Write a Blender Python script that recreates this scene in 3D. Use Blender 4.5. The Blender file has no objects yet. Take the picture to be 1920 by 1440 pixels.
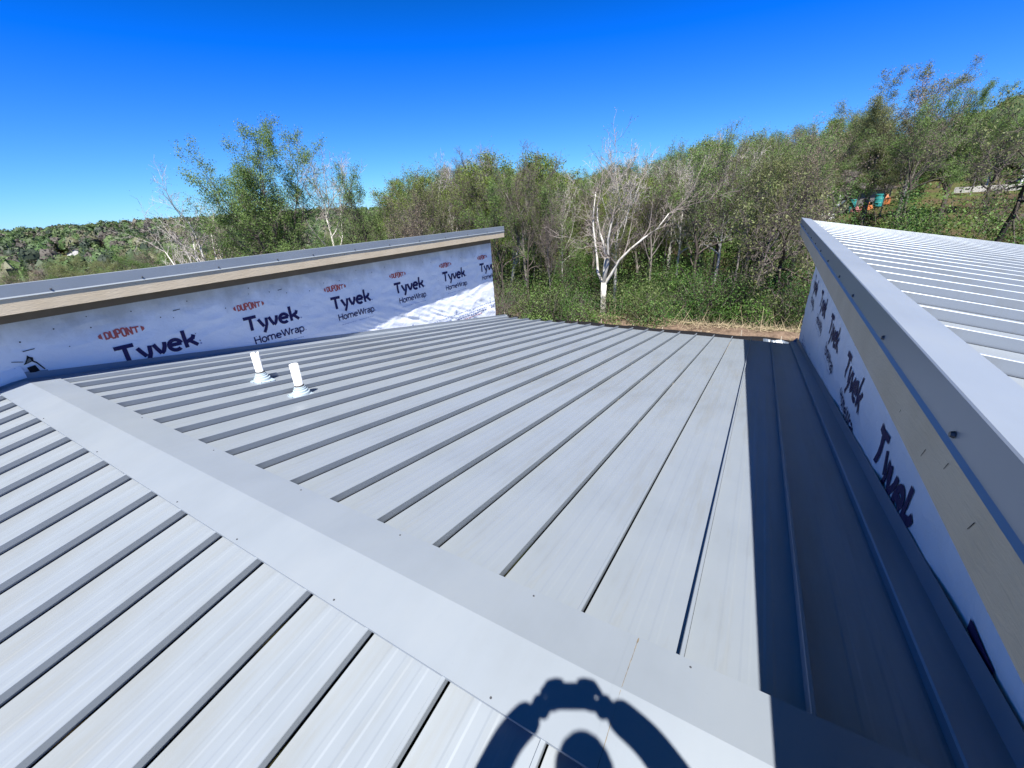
import bpy, math, random
import numpy as np
from mathutils import Vector, Matrix, noise

sc = bpy.context.scene
COL = sc.collection
rad = math.radians

# ------------------------------------------------------------------ camera, sky, sun, exposure
# world: z = 0 is the eye level of the person standing on the low roof, X along the ridge, Y down the far slope
cam_d = bpy.data.cameras.new('camera')
cam = bpy.data.objects.new('camera', cam_d)
COL.objects.link(cam)
cam_d.sensor_width = 36.0
cam_d.lens = 14.588
cam_d.clip_start = 0.02
cam_d.clip_end = 9000.0
RR = ((0.8610812, 0.5058528, -0.0514986), (0.1563197, -0.3597404, -0.9198647), (-0.4838423, 0.7840279, -0.3888405))
cam.matrix_world = Matrix((
    (RR[0][0], -RR[1][0], -RR[2][0], 0),
    (RR[0][1], -RR[1][1], -RR[2][1], 0),
    (RR[0][2], -RR[1][2], -RR[2][2], 0),
    (0, 0, 0, 1)))
sc.camera = cam

SUN = Vector((-0.22663, 0.46220, -0.85733)).normalized()      # direction the sunlight travels
sun_elev = math.asin(-SUN.z)
sun_az = math.atan2(-SUN.x, -SUN.y)                            # bearing of the sun from +Y towards +X

SKY_CURVE = ((1.47, 0.360, 0.015, 2.6), (0.90, 0.61, 0.08, 4.6), (2.7, 3.2, 0.4, 6.6))
world = bpy.data.worlds.new('World')
sc.world = world
world.use_nodes = True
wn = world.node_tree.nodes
wl = world.node_tree.links
bg = wn['Background']
sky = wn.new('ShaderNodeTexSky')
sky.sky_type = 'NISHITA'
sky.sun_disc = False
sky.sun_elevation = sun_elev
sky.sun_rotation = sun_az
sky.altitude = 1500
sky.air_density = 1.0
sky.dust_density = 0.0
sky.ozone_density = 2.5
# clear spring sky of the photograph: deep saturated blue overhead, cyan towards the horizon, the same curve over the whole dome
sep = wn.new('ShaderNodeSeparateColor')
cmb = wn.new('ShaderNodeCombineColor')
wl.new(sky.outputs[0], sep.inputs[0])
for i, (off, mul, lo, hi) in enumerate(SKY_CURVE):
    m1 = wn.new('ShaderNodeMath')
    m1.operation = 'SUBTRACT'
    m1.inputs[1].default_value = off
    wl.new(sep.outputs[i], m1.inputs[0])
    m2 = wn.new('ShaderNodeMath')
    m2.operation = 'MULTIPLY'
    m2.inputs[1].default_value = mul
    wl.new(m1.outputs[0], m2.inputs[0])
    m3 = wn.new('ShaderNodeMath')
    m3.operation = 'MAXIMUM'
    m3.inputs[1].default_value = lo
    wl.new(m2.outputs[0], m3.inputs[0])
    m4 = wn.new('ShaderNodeMath')
    m4.operation = 'MINIMUM'
    m4.inputs[1].default_value = hi
    wl.new(m3.outputs[0], m4.inputs[0])
    wl.new(m4.outputs[0], cmb.inputs[i])
wl.new(cmb.outputs[0], bg.inputs['Color'])
bg.inputs['Strength'].default_value = 0.085

sun_d = bpy.data.lights.new('sun', 'SUN')
sun_d.energy = 4.9
sun_d.angle = rad(0.53)
sun_d.color = (1.0, 0.985, 0.95)
sun = bpy.data.objects.new('sun', sun_d)
COL.objects.link(sun)
sun.rotation_euler = SUN.to_track_quat('-Z', 'Y').to_euler()
sun.location = (20, -40, 60)

sc.view_settings.view_transform = 'Standard'
sc.view_settings.look = 'None'
sc.view_settings.gamma = 1.0
sc.view_settings.exposure = 1.15
sc.view_settings.use_curve_mapping = False
sc.render.engine = 'CYCLES'
sc.cycles.max_bounces = 6
sc.cycles.transparent_max_bounces = 4

# ------------------------------------------------------------------ helpers
class Geo:
    def __init__(self):
        self.v = []
        self.f = []
        self.m = []

    def quad(self, a, b, c, d, m=0):
        n = len(self.v)
        self.v += [tuple(a), tuple(b), tuple(c), tuple(d)]
        self.f.append((n, n + 1, n + 2, n + 3))
        self.m.append(m)

    def strip(self, P, Q, m=0, closed=False):
        """quads between two equal-length polylines"""
        n = len(self.v)
        k = len(P)
        self.v += [tuple(p) for p in P] + [tuple(q) for q in Q]
        for i in range(k if closed else k - 1):
            j = (i + 1) % k
            self.f.append((n + i, n + j, n + k + j, n + k + i))
            self.m.append(m)

    def poly(self, pts, m=0):
        n = len(self.v)
        self.v += [tuple(p) for p in pts]
        self.f.append(tuple(range(n, n + len(pts))))
        self.m.append(m)

    def prism(self, prof0, prof1, m=0):
        """closed profile swept between two end outlines, capped"""
        self.strip(prof0, prof1, m, True)
        self.poly(list(reversed(prof0)), m)
        self.poly(prof1, m)

    def box(self, x0, x1, y0, y1, z0, z1, m=0):
        n = len(self.v)
        self.v += [(x, y, z) for z in (z0, z1) for y in (y0, y1) for x in (x0, x1)]
        for q in ((0, 2, 3, 1), (4, 5, 7, 6), (0, 1, 5, 4), (2, 6, 7, 3), (0, 4, 6, 2), (1, 3, 7, 5)):
            self.f.append(tuple(n + i for i in q))
            self.m.append(m)

    def tube(self, path, radii, sides, m=0, cap=True):
        n0 = len(self.v)
        k = len(path)
        d = (path[1] - path[0]).normalized()
        a = d.orthogonal().normalized()
        for i in range(k):
            if i < k - 1:
                d = (path[i + 1] - path[i]).normalized()
            a = (a - d * a.dot(d))
            a = a.normalized() if a.length > 1e-6 else d.orthogonal().normalized()
            b = d.cross(a)
            r = radii[i]
            for s in range(sides):
                t = 2 * math.pi * s / sides
                self.v.append(tuple(path[i] + a * (r * math.cos(t)) + b * (r * math.sin(t))))
        for i in range(k - 1):
            for s in range(sides):
                s2 = (s + 1) % sides
                self.f.append((n0 + i * sides + s, n0 + i * sides + s2, n0 + (i + 1) * sides + s2, n0 + (i + 1) * sides + s))
                self.m.append(m)
        if cap and sides > 3:
            self.f.append(tuple(n0 + (k - 1) * sides + s for s in range(sides)))
            self.m.append(m)

    def lathe(self, cx, cy, prof, n=24, m=0, tilt=None):
        """prof = [(r, z)...] around a vertical axis"""
        n0 = len(self.v)
        for r, z in prof:
            for s in range(n):
                t = 2 * math.pi * s / n
                self.v.append((cx + r * math.cos(t), cy + r * math.sin(t), z))
        for i in range(len(prof) - 1):
            for s in range(n):
                s2 = (s + 1) % n
                self.f.append((n0 + i * n + s, n0 + i * n + s2, n0 + (i + 1) * n + s2, n0 + (i + 1) * n + s))
                self.m.append(m)

    def mesh(self, name, mats, off=(0, 0, 0), smooth=False):
        me = bpy.data.meshes.new(name)
        vv = np.array(self.v, dtype=np.float64).reshape(-1, 3) - np.array(off)
        me.from_pydata(vv.tolist(), [], self.f)
        for mt in (mats if isinstance(mats, (list, tuple)) else [mats]):
            me.materials.append(mt)
        me.polygons.foreach_set('material_index', self.m)
        if smooth:
            me.polygons.foreach_set('use_smooth', [True] * len(me.polygons))
        me.update()
        return me


def quads_mesh(name, V, mats, midx=None, tint=None):
    """fast mesh of loose quads; V is (n, 4, 3)"""
    V = np.asarray(V, dtype=np.float32)
    n = len(V)
    me = bpy.data.meshes.new(name)
    me.vertices.add(n * 4)
    me.vertices.foreach_set('co', V.reshape(-1))
    me.loops.add(n * 4)
    me.loops.foreach_set('vertex_index', np.arange(n * 4, dtype=np.int32))
    me.polygons.add(n)
    me.polygons.foreach_set('loop_start', np.arange(0, n * 4, 4, dtype=np.int32))
    me.polygons.foreach_set('loop_total', np.full(n, 4, dtype=np.int32))
    for mt in mats:
        me.materials.append(mt)
    if midx is not None:
        me.polygons.foreach_set('material_index', np.asarray(midx, dtype=np.int32))
    me.update(calc_edges=True)
    if tint is not None:
        at = me.color_attributes.new('tint', 'FLOAT_COLOR', 'POINT')
        c = np.ones((n, 4, 4), dtype=np.float32)
        c[:, :, :3] = np.asarray(tint, dtype=np.float32)[:, None, :]
        at.data.foreach_set('color', c.reshape(-1))
    return me


def wloc(o):
    p = Vector(o.location)
    while o.parent:
        o = o.parent
        p = p + Vector(o.location)
    return p


def link(name, me, parent=None, loc=None):
    o = bpy.data.objects.new(name, me)
    COL.objects.link(o)
    if parent:
        o.parent = parent
    if loc is not None:
        o.location = loc
    return o


def part(name, geo, mats, parent, smooth=False):
    """geometry given in world coordinates, linked as a child of parent"""
    return link(name, geo.mesh(name, mats, wloc(parent), smooth), parent)


def tag(o, label=None, cat=None, group=None, kind=None):
    if label:
        o['label'] = label
    if cat:
        o['category'] = cat
    if group:
        o['group'] = group
    if kind:
        o['kind'] = kind
    return o


def thing(name, label, cat, loc, group=None):
    o = bpy.data.objects.new(name, None)
    o.empty_display_size = 0.3
    COL.objects.link(o)
    o.location = loc
    return tag(o, label, cat, group)


def new_mat(name):
    m = bpy.data.materials.new(name)
    m.use_nodes = True
    nt = m.node_tree
    return m, nt, nt.nodes['Principled BSDF'], nt.nodes, nt.links


def nnoise(nodes, links, scale, detail=3, rough=0.5, coord='Object', vec_scale=None):
    tc = nodes.new('ShaderNodeTexCoord')
    src = tc.outputs[coord]
    if vec_scale:
        mp = nodes.new('ShaderNodeMapping')
        mp.inputs['Scale'].default_value = vec_scale
        links.new(src, mp.inputs['Vector'])
        src = mp.outputs[0]
    n = nodes.new('ShaderNodeTexNoise')
    n.inputs['Scale'].default_value = scale
    n.inputs['Detail'].default_value = detail
    n.inputs['Roughness'].default_value = rough
    links.new(src, n.inputs['Vector'])
    return n


def ramp(nodes, links, fac, stops):
    r = nodes.new('ShaderNodeValToRGB')
    e = r.color_ramp.elements
    while len(e) < len(stops):
        e.new(0.5)
    for i, (p, c) in enumerate(stops):
        e[i].position = p
        e[i].color = (*c, 1) if len(c) == 3 else c
    links.new(fac, r.inputs['Fac'])
    return r


def bump(nodes, links, height, strength, dist, bsdf, prev=None):
    b = nodes.new('ShaderNodeBump')
    b.inputs['Strength'].default_value = strength
    b.inputs['Distance'].default_value = dist
    links.new(height, b.inputs['Height'])
    if prev is not None:
        links.new(prev.outputs[0], b.inputs['Normal'])
    links.new(b.outputs[0], bsdf.inputs['Normal'])
    return b


def simple(name, col, rough=0.6, spec=0.5, metal=0.0, var=0.0, vscale=8.0, bmp=0.0, bscale=40.0, bdist=0.01):
    m, nt, b, nd, lk = new_mat(name)
    b.inputs['Roughness'].default_value = rough
    b.inputs['Specular IOR Level'].default_value = spec
    b.inputs['Metallic'].default_value = metal
    b.inputs['Base Color'].default_value = (*col, 1)
    if var > 0:
        n = nnoise(nd, lk, vscale, 4, 0.6)
        lo = tuple(max(0, c * (1 - var)) for c in col)
        hi = tuple(min(1, c * (1 + var)) for c in col)
        r = ramp(nd, lk, n.outputs['Fac'], [(0.3, lo), (0.7, hi)])
        lk.new(r.outputs[0], b.inputs['Base Color'])
    if bmp > 0:
        n2 = nnoise(nd, lk, bscale, 4, 0.6)
        bump(nd, lk, n2.outputs['Fac'], bmp, bdist, b)
    return m


# ------------------------------------------------------------------ materials
def painted_steel(name='painted_steel', stain=0.8):
    m, nt, b, nd, lk = new_mat(name)
    # dusty grey factory paint: faint chalky streaks along the panels, fine scuffs, gentle oil-canning
    n1 = nnoise(nd, lk, 1.3, 5, 0.6)
    n2 = nnoise(nd, lk, 1.0, 4, 0.65, vec_scale=(22, 1.2, 1.2))
    mx = nd.new('ShaderNodeMath')
    mx.operation = 'MULTIPLY_ADD'
    lk.new(n2.outputs['Fac'], mx.inputs[0])
    mx.inputs[1].default_value = 0.12
    ad = nd.new('ShaderNodeMath')
    ad.operation = 'MULTIPLY'
    lk.new(n1.outputs['Fac'], ad.inputs[0])
    ad.inputs[1].default_value = 0.88
    lk.new(ad.outputs[0], mx.inputs[2])
    r = ramp(nd, lk, mx.outputs[0], [(0.34, (0.230, 0.256, 0.284)), (0.52, (0.246, 0.273, 0.303)), (0.70, (0.261, 0.285, 0.309))])
    sp = nnoise(nd, lk, 260, 2, 0.5)
    rs = ramp(nd, lk, sp.outputs['Fac'], [(0.735, (1, 1, 1)), (0.76, (0.62, 0.6, 0.57))])
    mm = nd.new('ShaderNodeMix')
    mm.data_type = 'RGBA'
    mm.blend_type = 'MULTIPLY'
    mm.inputs[0].default_value = 0.5
    lk.new(r.outputs[0], mm.inputs[6])
    lk.new(rs.outputs[0], mm.inputs[7])
    # rain-washed dust: soft tan stains drawn out along the slope
    n5 = nnoise(nd, lk, 1.0, 5, 0.7, vec_scale=(5.5, 0.55, 0.55))
    rt5 = ramp(nd, lk, n5.outputs['Fac'], [(0.50, (1, 1, 1)), (0.66, (0.93, 0.885, 0.81)), (0.80, (0.84, 0.77, 0.67))])
    m5 = nd.new('ShaderNodeMix')
    m5.data_type = 'RGBA'
    m5.blend_type = 'MULTIPLY'
    m5.inputs[0].default_value = stain
    lk.new(mm.outputs[2], m5.inputs[6])
    lk.new(rt5.outputs[0], m5.inputs[7])
    # scattered scuffs and boot rubs
    n6 = nnoise(nd, lk, 3.4, 7, 0.75)
    rt6 = ramp(nd, lk, n6.outputs['Fac'], [(0.64, (1, 1, 1)), (0.70, (0.88, 0.87, 0.86)), (0.74, (1, 1, 1))])
    m6 = nd.new('ShaderNodeMix')
    m6.data_type = 'RGBA'
    m6.blend_type = 'MULTIPLY'
    m6.inputs[0].default_value = 0.55 * stain
    lk.new(m5.outputs[2], m6.inputs[6])
    lk.new(rt6.outputs[0], m6.inputs[7])
    lk.new(m6.outputs[2], b.inputs['Base Color'])
    rr = nd.new('ShaderNodeMapRange')
    lk.new(n1.outputs['Fac'], rr.inputs[0])
    rr.inputs[3].default_value = 0.36
    rr.inputs[4].default_value = 0.46
    lk.new(rr.outputs[0], b.inputs['Roughness'])
    b.inputs['Specular IOR Level'].default_value = 0.65
    b.inputs['Metallic'].default_value = 0.18
    n3 = nnoise(nd, lk, 1.6, 2, 0.4, vec_scale=(1.6, 0.6, 1))
    b1 = bump(nd, lk, n3.outputs['Fac'], 0.34, 0.03, b)
    n4 = nnoise(nd, lk, 420, 2, 0.5)
    bump(nd, lk, n4.outputs['Fac'], 0.05, 0.002, b, b1)
    return m


def wrap_mat():
    m, nt, b, nd, lk = new_mat('spunbond_wrap')
    tc = nd.new('ShaderNodeTexCoord')
    n1 = nnoise(nd, lk, 1.2, 5, 0.65)
    r = ramp(nd, lk, n1.outputs['Fac'], [(0.3, (0.80, 0.82, 0.84)), (0.6, (0.87, 0.885, 0.90))])
    # dust that washed down from the eave: an upper band of its own colour
    sx = nd.new('ShaderNodeSeparateXYZ')
    lk.new(tc.outputs['UV'], sx.inputs[0])
    n2 = nnoise(nd, lk, 2.5, 5, 0.7, vec_scale=(1, 1, 0.6))
    ad = nd.new('ShaderNodeMath')
    ad.operation = 'ADD'
    lk.new(sx.outputs['Y'], ad.inputs[0])
    sc2 = nd.new('ShaderNodeMath')
    sc2.operation = 'MULTIPLY_ADD'
    lk.new(n2.outputs['Fac'], sc2.inputs[0])
    sc2.inputs[1].default_value = 0.5
    sc2.inputs[2].default_value = -0.25
    lk.new(sc2.outputs[0], ad.inputs[1])
    rd = ramp(nd, lk, ad.outputs[0], [(0.72, (1, 1, 1)), (0.98, (0.6, 0.59, 0.56))])
    mm = nd.new('ShaderNodeMix')
    mm.data_type = 'RGBA'
    mm.blend_type = 'MULTIPLY'
    mm.inputs[0].default_value = 1.0
    lk.new(r.outputs[0], mm.inputs[6])
    lk.new(rd.outputs[0], mm.inputs[7])
    lk.new(mm.outputs[2], b.inputs['Base Color'])
    b.inputs['Roughness'].default_value = 0.55
    b.inputs['Specular IOR Level'].default_value = 0.35
    n3 = nnoise(nd, lk, 7.0, 6, 0.6, vec_scale=(1, 1, 1.7))
    n3.inputs['Distortion'].default_value = 1.2
    b1 = bump(nd, lk, n3.outputs['Fac'], 0.5, 0.013, b)
    n4 = nnoise(nd, lk, 60, 3, 0.6)
    bump(nd, lk, n4.outputs['Fac'], 0.1, 0.003, b, b1)
    return m


def fibre_cement():
    m, nt, b, nd, lk = new_mat('fibre_cement')
    n1 = nnoise(nd, lk, 3.0, 4, 0.6)
    r = ramp(nd, lk, n1.outputs['Fac'], [(0.3, (0.52, 0.415, 0.275)), (0.7, (0.58, 0.475, 0.33))])
    lk.new(r.outputs[0], b.inputs['Base Color'])
    b.inputs['Roughness'].default_value = 0.75
    # embossed wood grain running along the board
    n2 = nnoise(nd, lk, 9.0, 5, 0.65, vec_scale=(7, 0.8, 7))
    n2.inputs['Distortion'].default_value = 1.4
    b1 = bump(nd, lk, n2.outputs['Fac'], 0.45, 0.008, b)
    n3 = nnoise(nd, lk, 60, 3, 0.6, vec_scale=(1, 0.4, 1))
    bump(nd, lk, n3.outputs['Fac'], 0.3, 0.003, b, b1)
    return m


def bark(name, stops, scale=2.2, bmp=0.6, vs=(1, 1, 0.5)):
    m, nt, b, nd, lk = new_mat(name)
    n1 = nnoise(nd, lk, scale, 6, 0.65, vec_scale=vs)
    r = ramp(nd, lk, n1.outputs['Fac'], stops)
    lk.new(r.outputs[0], b.inputs['Base Color'])
    b.inputs['Roughness'].default_value = 0.85
    b.inputs['Specular IOR Level'].default_value = 0.2
    n2 = nnoise(nd, lk, 18, 4, 0.6, vec_scale=(1, 1, 0.3))
    bump(nd, lk, n2.outputs['Fac'], bmp, 0.02, b)
    return m


def leaf_mat(name, c1, c2, trans=0.35, tint=False):
    m = bpy.data.materials.new(name)
    m.use_nodes = True
    nt = m.node_tree
    nd, lk = nt.nodes, nt.links
    out = nd['Material Output']
    b = nd['Principled BSDF']
    b.inputs['Roughness'].default_value = 0.55
    b.inputs['Specular IOR Level'].default_value = 0.25
    oi = nd.new('ShaderNodeObjectInfo')
    n1 = nnoise(nd, lk, 1.1, 4, 0.7, coord='Object')
    ad = nd.new('ShaderNodeMath')
    ad.operation = 'MULTIPLY_ADD'
    lk.new(oi.outputs['Random'], ad.inputs[0])
    ad.inputs[1].default_value = 0.3
    lk.new(n1.outputs['Fac'], ad.inputs[2])
    r = ramp(nd, lk, ad.outputs[0], [(0.4, c1), (0.9, c2)])
    col = r.outputs[0]
    if tint:
        at = nd.new('ShaderNodeAttribute')
        at.attribute_name = 'tint'
        col = at.outputs['Color']
    lk.new(col, b.inputs['Base Color'])
    tr = nd.new('ShaderNodeBsdfTranslucent')
    lk.new(col, tr.inputs['Color'])
    mx = nd.new('ShaderNodeMixShader')
    mx.inputs[0].default_value = trans
    lk.new(b.outputs[0], mx.inputs[1])
    lk.new(tr.outputs[0], mx.inputs[2])
    lk.new(mx.outputs[0], out.inputs['Surface'])
    return m


M_STEEL = painted_steel()
M_TRIM = painted_steel('trim_steel', 0.12)
M_WRAP = wrap_mat()
M_BOARD = fibre_cement()
M_FRIEZE = simple('shaded_frieze', (0.17, 0.135, 0.10), 0.75, 0.3, var=0.12, vscale=3, bmp=0.2)  # cream board colour darkened to stand for shade under the overhang
M_NAVY = simple('navy_ink', (0.018, 0.014, 0.08), 0.6, 0.3)
M_RED = simple('red_ink', (0.50, 0.11, 0.09), 0.6, 0.3)
M_FINE = simple('fine_print_ink', (0.34, 0.38, 0.52), 0.6, 0.3)
M_FINEDARK = simple('fine_dark_ink', (0.12, 0.14, 0.28), 0.6, 0.3)
M_FINERED = simple('fine_red_ink', (0.45, 0.22, 0.22), 0.6, 0.3)
M_SIDING0 = simple('grey_sheathing', (0.16, 0.17, 0.16), 0.9, 0.1, var=0.3, vscale=30)
M_DARK = simple('dark_hole', (0.02, 0.02, 0.022), 0.9, 0.1)
M_SCREW = simple('screw_metal', (0.07, 0.07, 0.075), 0.4, 0.5, 0.3)
M_PVC = simple('white_pvc', (0.82, 0.82, 0.79), 0.4, 0.5, var=0.04, vscale=20)
M_BOOT = simple('grey_rubber', (0.36, 0.43, 0.47), 0.55, 0.4, var=0.1, vscale=30)
M_SEAL = simple('dark_sealant', (0.09, 0.085, 0.08), 0.6, 0.3, bmp=0.4, bscale=60)
M_SEAM = simple('dirty_seam', (0.16, 0.13, 0.09), 0.8, 0.2, var=0.5, vscale=40)
M_WOODW = simple('wall_stud_edge', (0.10, 0.075, 0.05), 0.85, 0.2, var=0.4, vscale=12)
M_SYC = bark('sycamore_bark', [(0.30, (0.17, 0.14, 0.10)), (0.42, (0.42, 0.39, 0.33)), (0.60, (0.60, 0.57, 0.51))])
M_SYCTW = bark('pale_twig', [(0.3, (0.16, 0.125, 0.105)), (0.7, (0.33, 0.285, 0.255))], 6)
M_BARK = bark('dark_bark', [(0.3, (0.045, 0.036, 0.03)), (0.7, (0.12, 0.098, 0.08))], 3)
M_GBARK = bark('grey_bark', [(0.3, (0.12, 0.10, 0.085)), (0.7, (0.27, 0.24, 0.21))], 3)
M_TWIG = bark('brown_twig', [(0.3, (0.07, 0.056, 0.048)), (0.7, (0.155, 0.128, 0.112))], 4)
M_LEAF_G = leaf_mat('fresh_leaf', (0.12, 0.195, 0.05), (0.205, 0.29, 0.09))
M_LEAF_Y = leaf_mat('yellow_leaf', (0.135, 0.19, 0.032), (0.22, 0.275, 0.06))
M_LEAF_D = leaf_mat('mid_leaf', (0.085, 0.165, 0.038), (0.165, 0.26, 0.072))
M_LEAF_O = leaf_mat('olive_bud', (0.15, 0.165, 0.062), (0.24, 0.26, 0.11))
M_LEAF_R = leaf_mat('red_bud', (0.2, 0.15, 0.11), (0.3, 0.235, 0.18))
M_FAR = leaf_mat('far_foliage', (0.1, 0.1, 0.05), (0.1, 0.1, 0.05), 0.25, tint=True)


def ground_mat():
    m, nt, b, nd, lk = new_mat('ground_cover')
    n1 = nnoise(nd, lk, 0.35, 8, 0.65)
    n2 = nnoise(nd, lk, 5.0, 6, 0.7)
    r1 = ramp(nd, lk, n1.outputs['Fac'], [(0.38, (0.10, 0.075, 0.048)), (0.5, (0.085, 0.085, 0.035)), (0.62, (0.07, 0.115, 0.028))])
    r2 = ramp(nd, lk, n2.outputs['Fac'], [(0.3, (0.55, 0.5, 0.45)), (0.7, (1.25, 1.2, 1.1))])
    mm = nd.new('ShaderNodeMix')
    mm.data_type = 'RGBA'
    mm.blend_type = 'MULTIPLY'
    mm.inputs[0].default_value = 1.0
    lk.new(r1.outputs[0], mm.inputs[6])
    lk.new(r2.outputs[0], mm.inputs[7])
    lk.new(mm.outputs[2], b.inputs['Base Color'])
    b.inputs['Roughness'].default_value = 0.95
    b.inputs['Specular IOR Level'].default_value = 0.1
    bump(nd, lk, n2.outputs['Fac'], 0.8, 0.1, b)
    return m


M_GROUND = ground_mat()
M_DIRT = simple('bare_dirt', (0.155, 0.108, 0.076), 0.95, 0.1, var=0.45, vscale=3.5, bmp=0.9, bscale=14, bdist=0.06)
M_STRAW = simple('dry_straw', (0.33, 0.265, 0.165), 0.8, 0.2, var=0.3, vscale=3)

# ------------------------------------------------------------------ terrain
PR = [(0, -6.2), (24, -6.2), (35, -2.9), (70, -0.9), (110, 1.0), (300, 6), (800, 4), (3000, -20), (6000, -60)]
PM = [(0, -6.2), (26, -6.2), (60, -4.6), (110, -2.5), (300, 1), (800, 2), (3000, -20), (6000, -60)]
PL = [(0, -6.2), (22, -6.3), (60, -11), (120, -15), (200, -15), (330, -11), (470, -6.5), (700, -5.5), (1500, -9), (3000, -25), (6000, -60)]


def interp(P, r):
    for (a, za), (b, zb) in zip(P, P[1:]):
        if r <= b:
            t = (r - a) / (b - a)
            t = t * t * (3 - 2 * t)
            return za + (zb - za) * t
    return P[-1][1]


def sstep(a, b, x):
    t = max(0.0, min(1.0, (x - a) / (b - a)))
    return t * t * (3 - 2 * t)


def gz(x, y):
    r = math.hypot(x, y)
    a = math.degrees(math.atan2(x, y))
    wl_ = 1 - sstep(-56, -26, a)
    wr_ = sstep(-6, 13, a)
    if a > 110:
        wr_ = 1 - sstep(110, 180, a)
    if a < -120:
        wl_ = 1 - sstep(-120, -180, a) if False else max(0, 1 - (-120 - a) / 60)
    z = interp(PM, r) * (1 - wl_ - wr_) + interp(PL, r) * wl_ + interp(PR, r) * wr_
    z += 6.0 * sstep(-82, -66, a) * (1 - sstep(-56, -40, a)) * sstep(250, 450, r)
    k = sstep(22, 60, r)
    z += k * 0.6 * noise.noise(Vector((x * 0.05, y * 0.05, 0.3))) + sstep(120, 400, r) * 4.0 * noise.noise(Vector((x * 0.006, y * 0.006, 5.1)))
    return z


g = Geo()
NA = 144
rings = [0.0, 6, 12, 17, 20, 23, 26, 29, 32, 36, 41, 47, 54, 62, 72, 84, 98, 115, 135, 160, 190, 225, 265, 310, 370, 440, 520, 620, 760, 950, 1250, 1700, 2400, 3500, 6000]
for r in rings:
    for i in range(NA):
        a = 2 * math.pi * i / NA
        x, y = r * math.sin(a), r * math.cos(a)
        g.v.append((x, y, gz(x, y)))
for k in range(len(rings) - 1):
    for i in range(NA):
        j = (i + 1) % NA
        g.f.append((k * NA + i, (k + 1) * NA + i, (k + 1) * NA + j, k * NA + j))
        g.m.append(0)
terrain = link('ground', g.mesh('ground', M_GROUND, smooth=True))
tag(terrain, 'rolling ground under the wooded valley and hillside', kind='structure')

# bare graded strip of dirt behind the roof
g = Geo()
nx, ny = 44, 12
for j in range(ny + 1):
    for i in range(nx + 1):
        x = -18 + 24 * i / nx
        t = j / ny
        y = 17.2 + 6.6 * t + 0.5 * noise.noise(Vector((x * 0.6, 3.3, 0)))
        edge = min(t, 1 - t, 0.18) / 0.18
        z = -6.2 + 0.12 * edge + 0.42 * math.exp(-((t - 0.62) / 0.16) ** 2) * (0.7 + 0.7 * noise.noise(Vector((x * 0.8, 7.7, 0)))) + 0.08 * edge * noise.noise(Vector((x * 2.1, y * 2.1, 1)))
        g.v.append((x, y, z - (0.25 if j in (0, ny) else 0)))
for j in range(ny):
    for i in range(nx):
        n = j * (nx + 1) + i
        g.f.append((n, n + 1, n + nx + 2, n + nx + 1))
        g.m.append(0)
dirt = link('dirt_path', g.mesh('dirt_path', M_DIRT, smooth=True))
tag(dirt, 'strip of bare graded earth with straw behind the low roof', kind='structure')

# ------------------------------------------------------------------ low roof
SL = rad(9.1)
SS, CS = math.sin(SL), math.cos(SL)
YR, ZR = 0.92, -1.581
PITCH = 0.4061


def A(x, v, h=0.0):          # far slope: v metres down from the ridge, h above the pan
    return Vector((x, YR + v * CS + h * SS, ZR - v * SS + h * CS))


def B(x, v, h=0.0):          # near slope
    return Vector((x, YR - v * CS - h * SS, ZR - v * SS + h * CS))


low = thing('low_building', 'low grey standing seam gable roof in the foreground between the two wrapped walls', 'building', (-3.1, YR, -6.2))
RIBH = 0.056


def pan_profile(x0, x1, mirror=False, rib=True):
    """cross-section of one panel from x0 to the rib at x1 (rib's plain face on +X)"""
    w = x1 - x0
    P = [(x0, 0.0)]
    for c in (0.30, 0.50, 0.70):
        xc = x0 + w * c
        if w > 0.3:
            P += [(xc - 0.020, 0.0), (xc - 0.011, 0.0012), (xc + 0.011, 0.0012), (xc + 0.020, 0.0)]
    if rib:
        if not mirror:
            P += [(x1 - 0.016, 0.0), (x1 - 0.016, 0.010), (x1 - 0.019, 0.013), (x1 - 0.016, RIBH - 0.003), (x1 - 0.014, RIBH),
                  (x1 - 0.002, RIBH), (x1, RIBH - 0.003), (x1 - 0.0085, 0.0)]
        else:
            P += [(x1 - 0.019, 0.0), (x1 - 0.019, RIBH - 0.003), (x1 - 0.017, RIBH), (x1 - 0.002, RIBH), (x1, RIBH - 0.003),
                  (x1 - 0.004, 0.016), (x1 - 0.011, 0.012), (x1 - 0.011, 0.0)]
    else:
        P += [(x1, 0.0)]
    return P


def panel_geo(fn, x0, x1, v0, v1, mirror=False, rib=True):
    g = Geo()
    P = pan_profile(x0, x1, mirror, rib)
    p0 = [fn(x, v0, h) for x, h in P]
    p1 = [fn(x, v1, h) for x, h in P]
    g.strip(p0, p1)
    if rib:                                   # close the rib's lower end
        q = [fn(x, v1, h) for x, h in P[-8:]]
        g.poly(q)
    return g


LEN_A, LEN_B = 10.36, 9.0
me = panel_geo(A, -PITCH, 0, 0.10, LEN_A).mesh('roof_panel_far', M_STEEL, (0, YR, -6.2))
XA0 = 0.369
for i in range(18):
    link('roof_panel', me, low, (XA0 - PITCH * i + 3.1, 0, 0))
o = part('roof_panel', panel_geo(A, -7.3, XA0 - PITCH * 18, 0.10, LEN_A), M_STEEL, low)
o = part('roof_panel', panel_geo(A, XA0, 0.89, 0.10, LEN_A, rib=False), M_STEEL, low)
me = panel_geo(B, -PITCH, 0, 0.10, LEN_B, mirror=True).mesh('roof_panel_near', M_STEEL, (0, YR, -6.2))
XB0 = 0.445
for i in range(18):
    link('roof_panel', me, low, (XB0 - PITCH * i + 3.1, 0, 0))
part('roof_panel', panel_geo(B, -7.3, XB0 - PITCH * 18, 0.10, LEN_B, mirror=True), M_STEEL, low)
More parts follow.
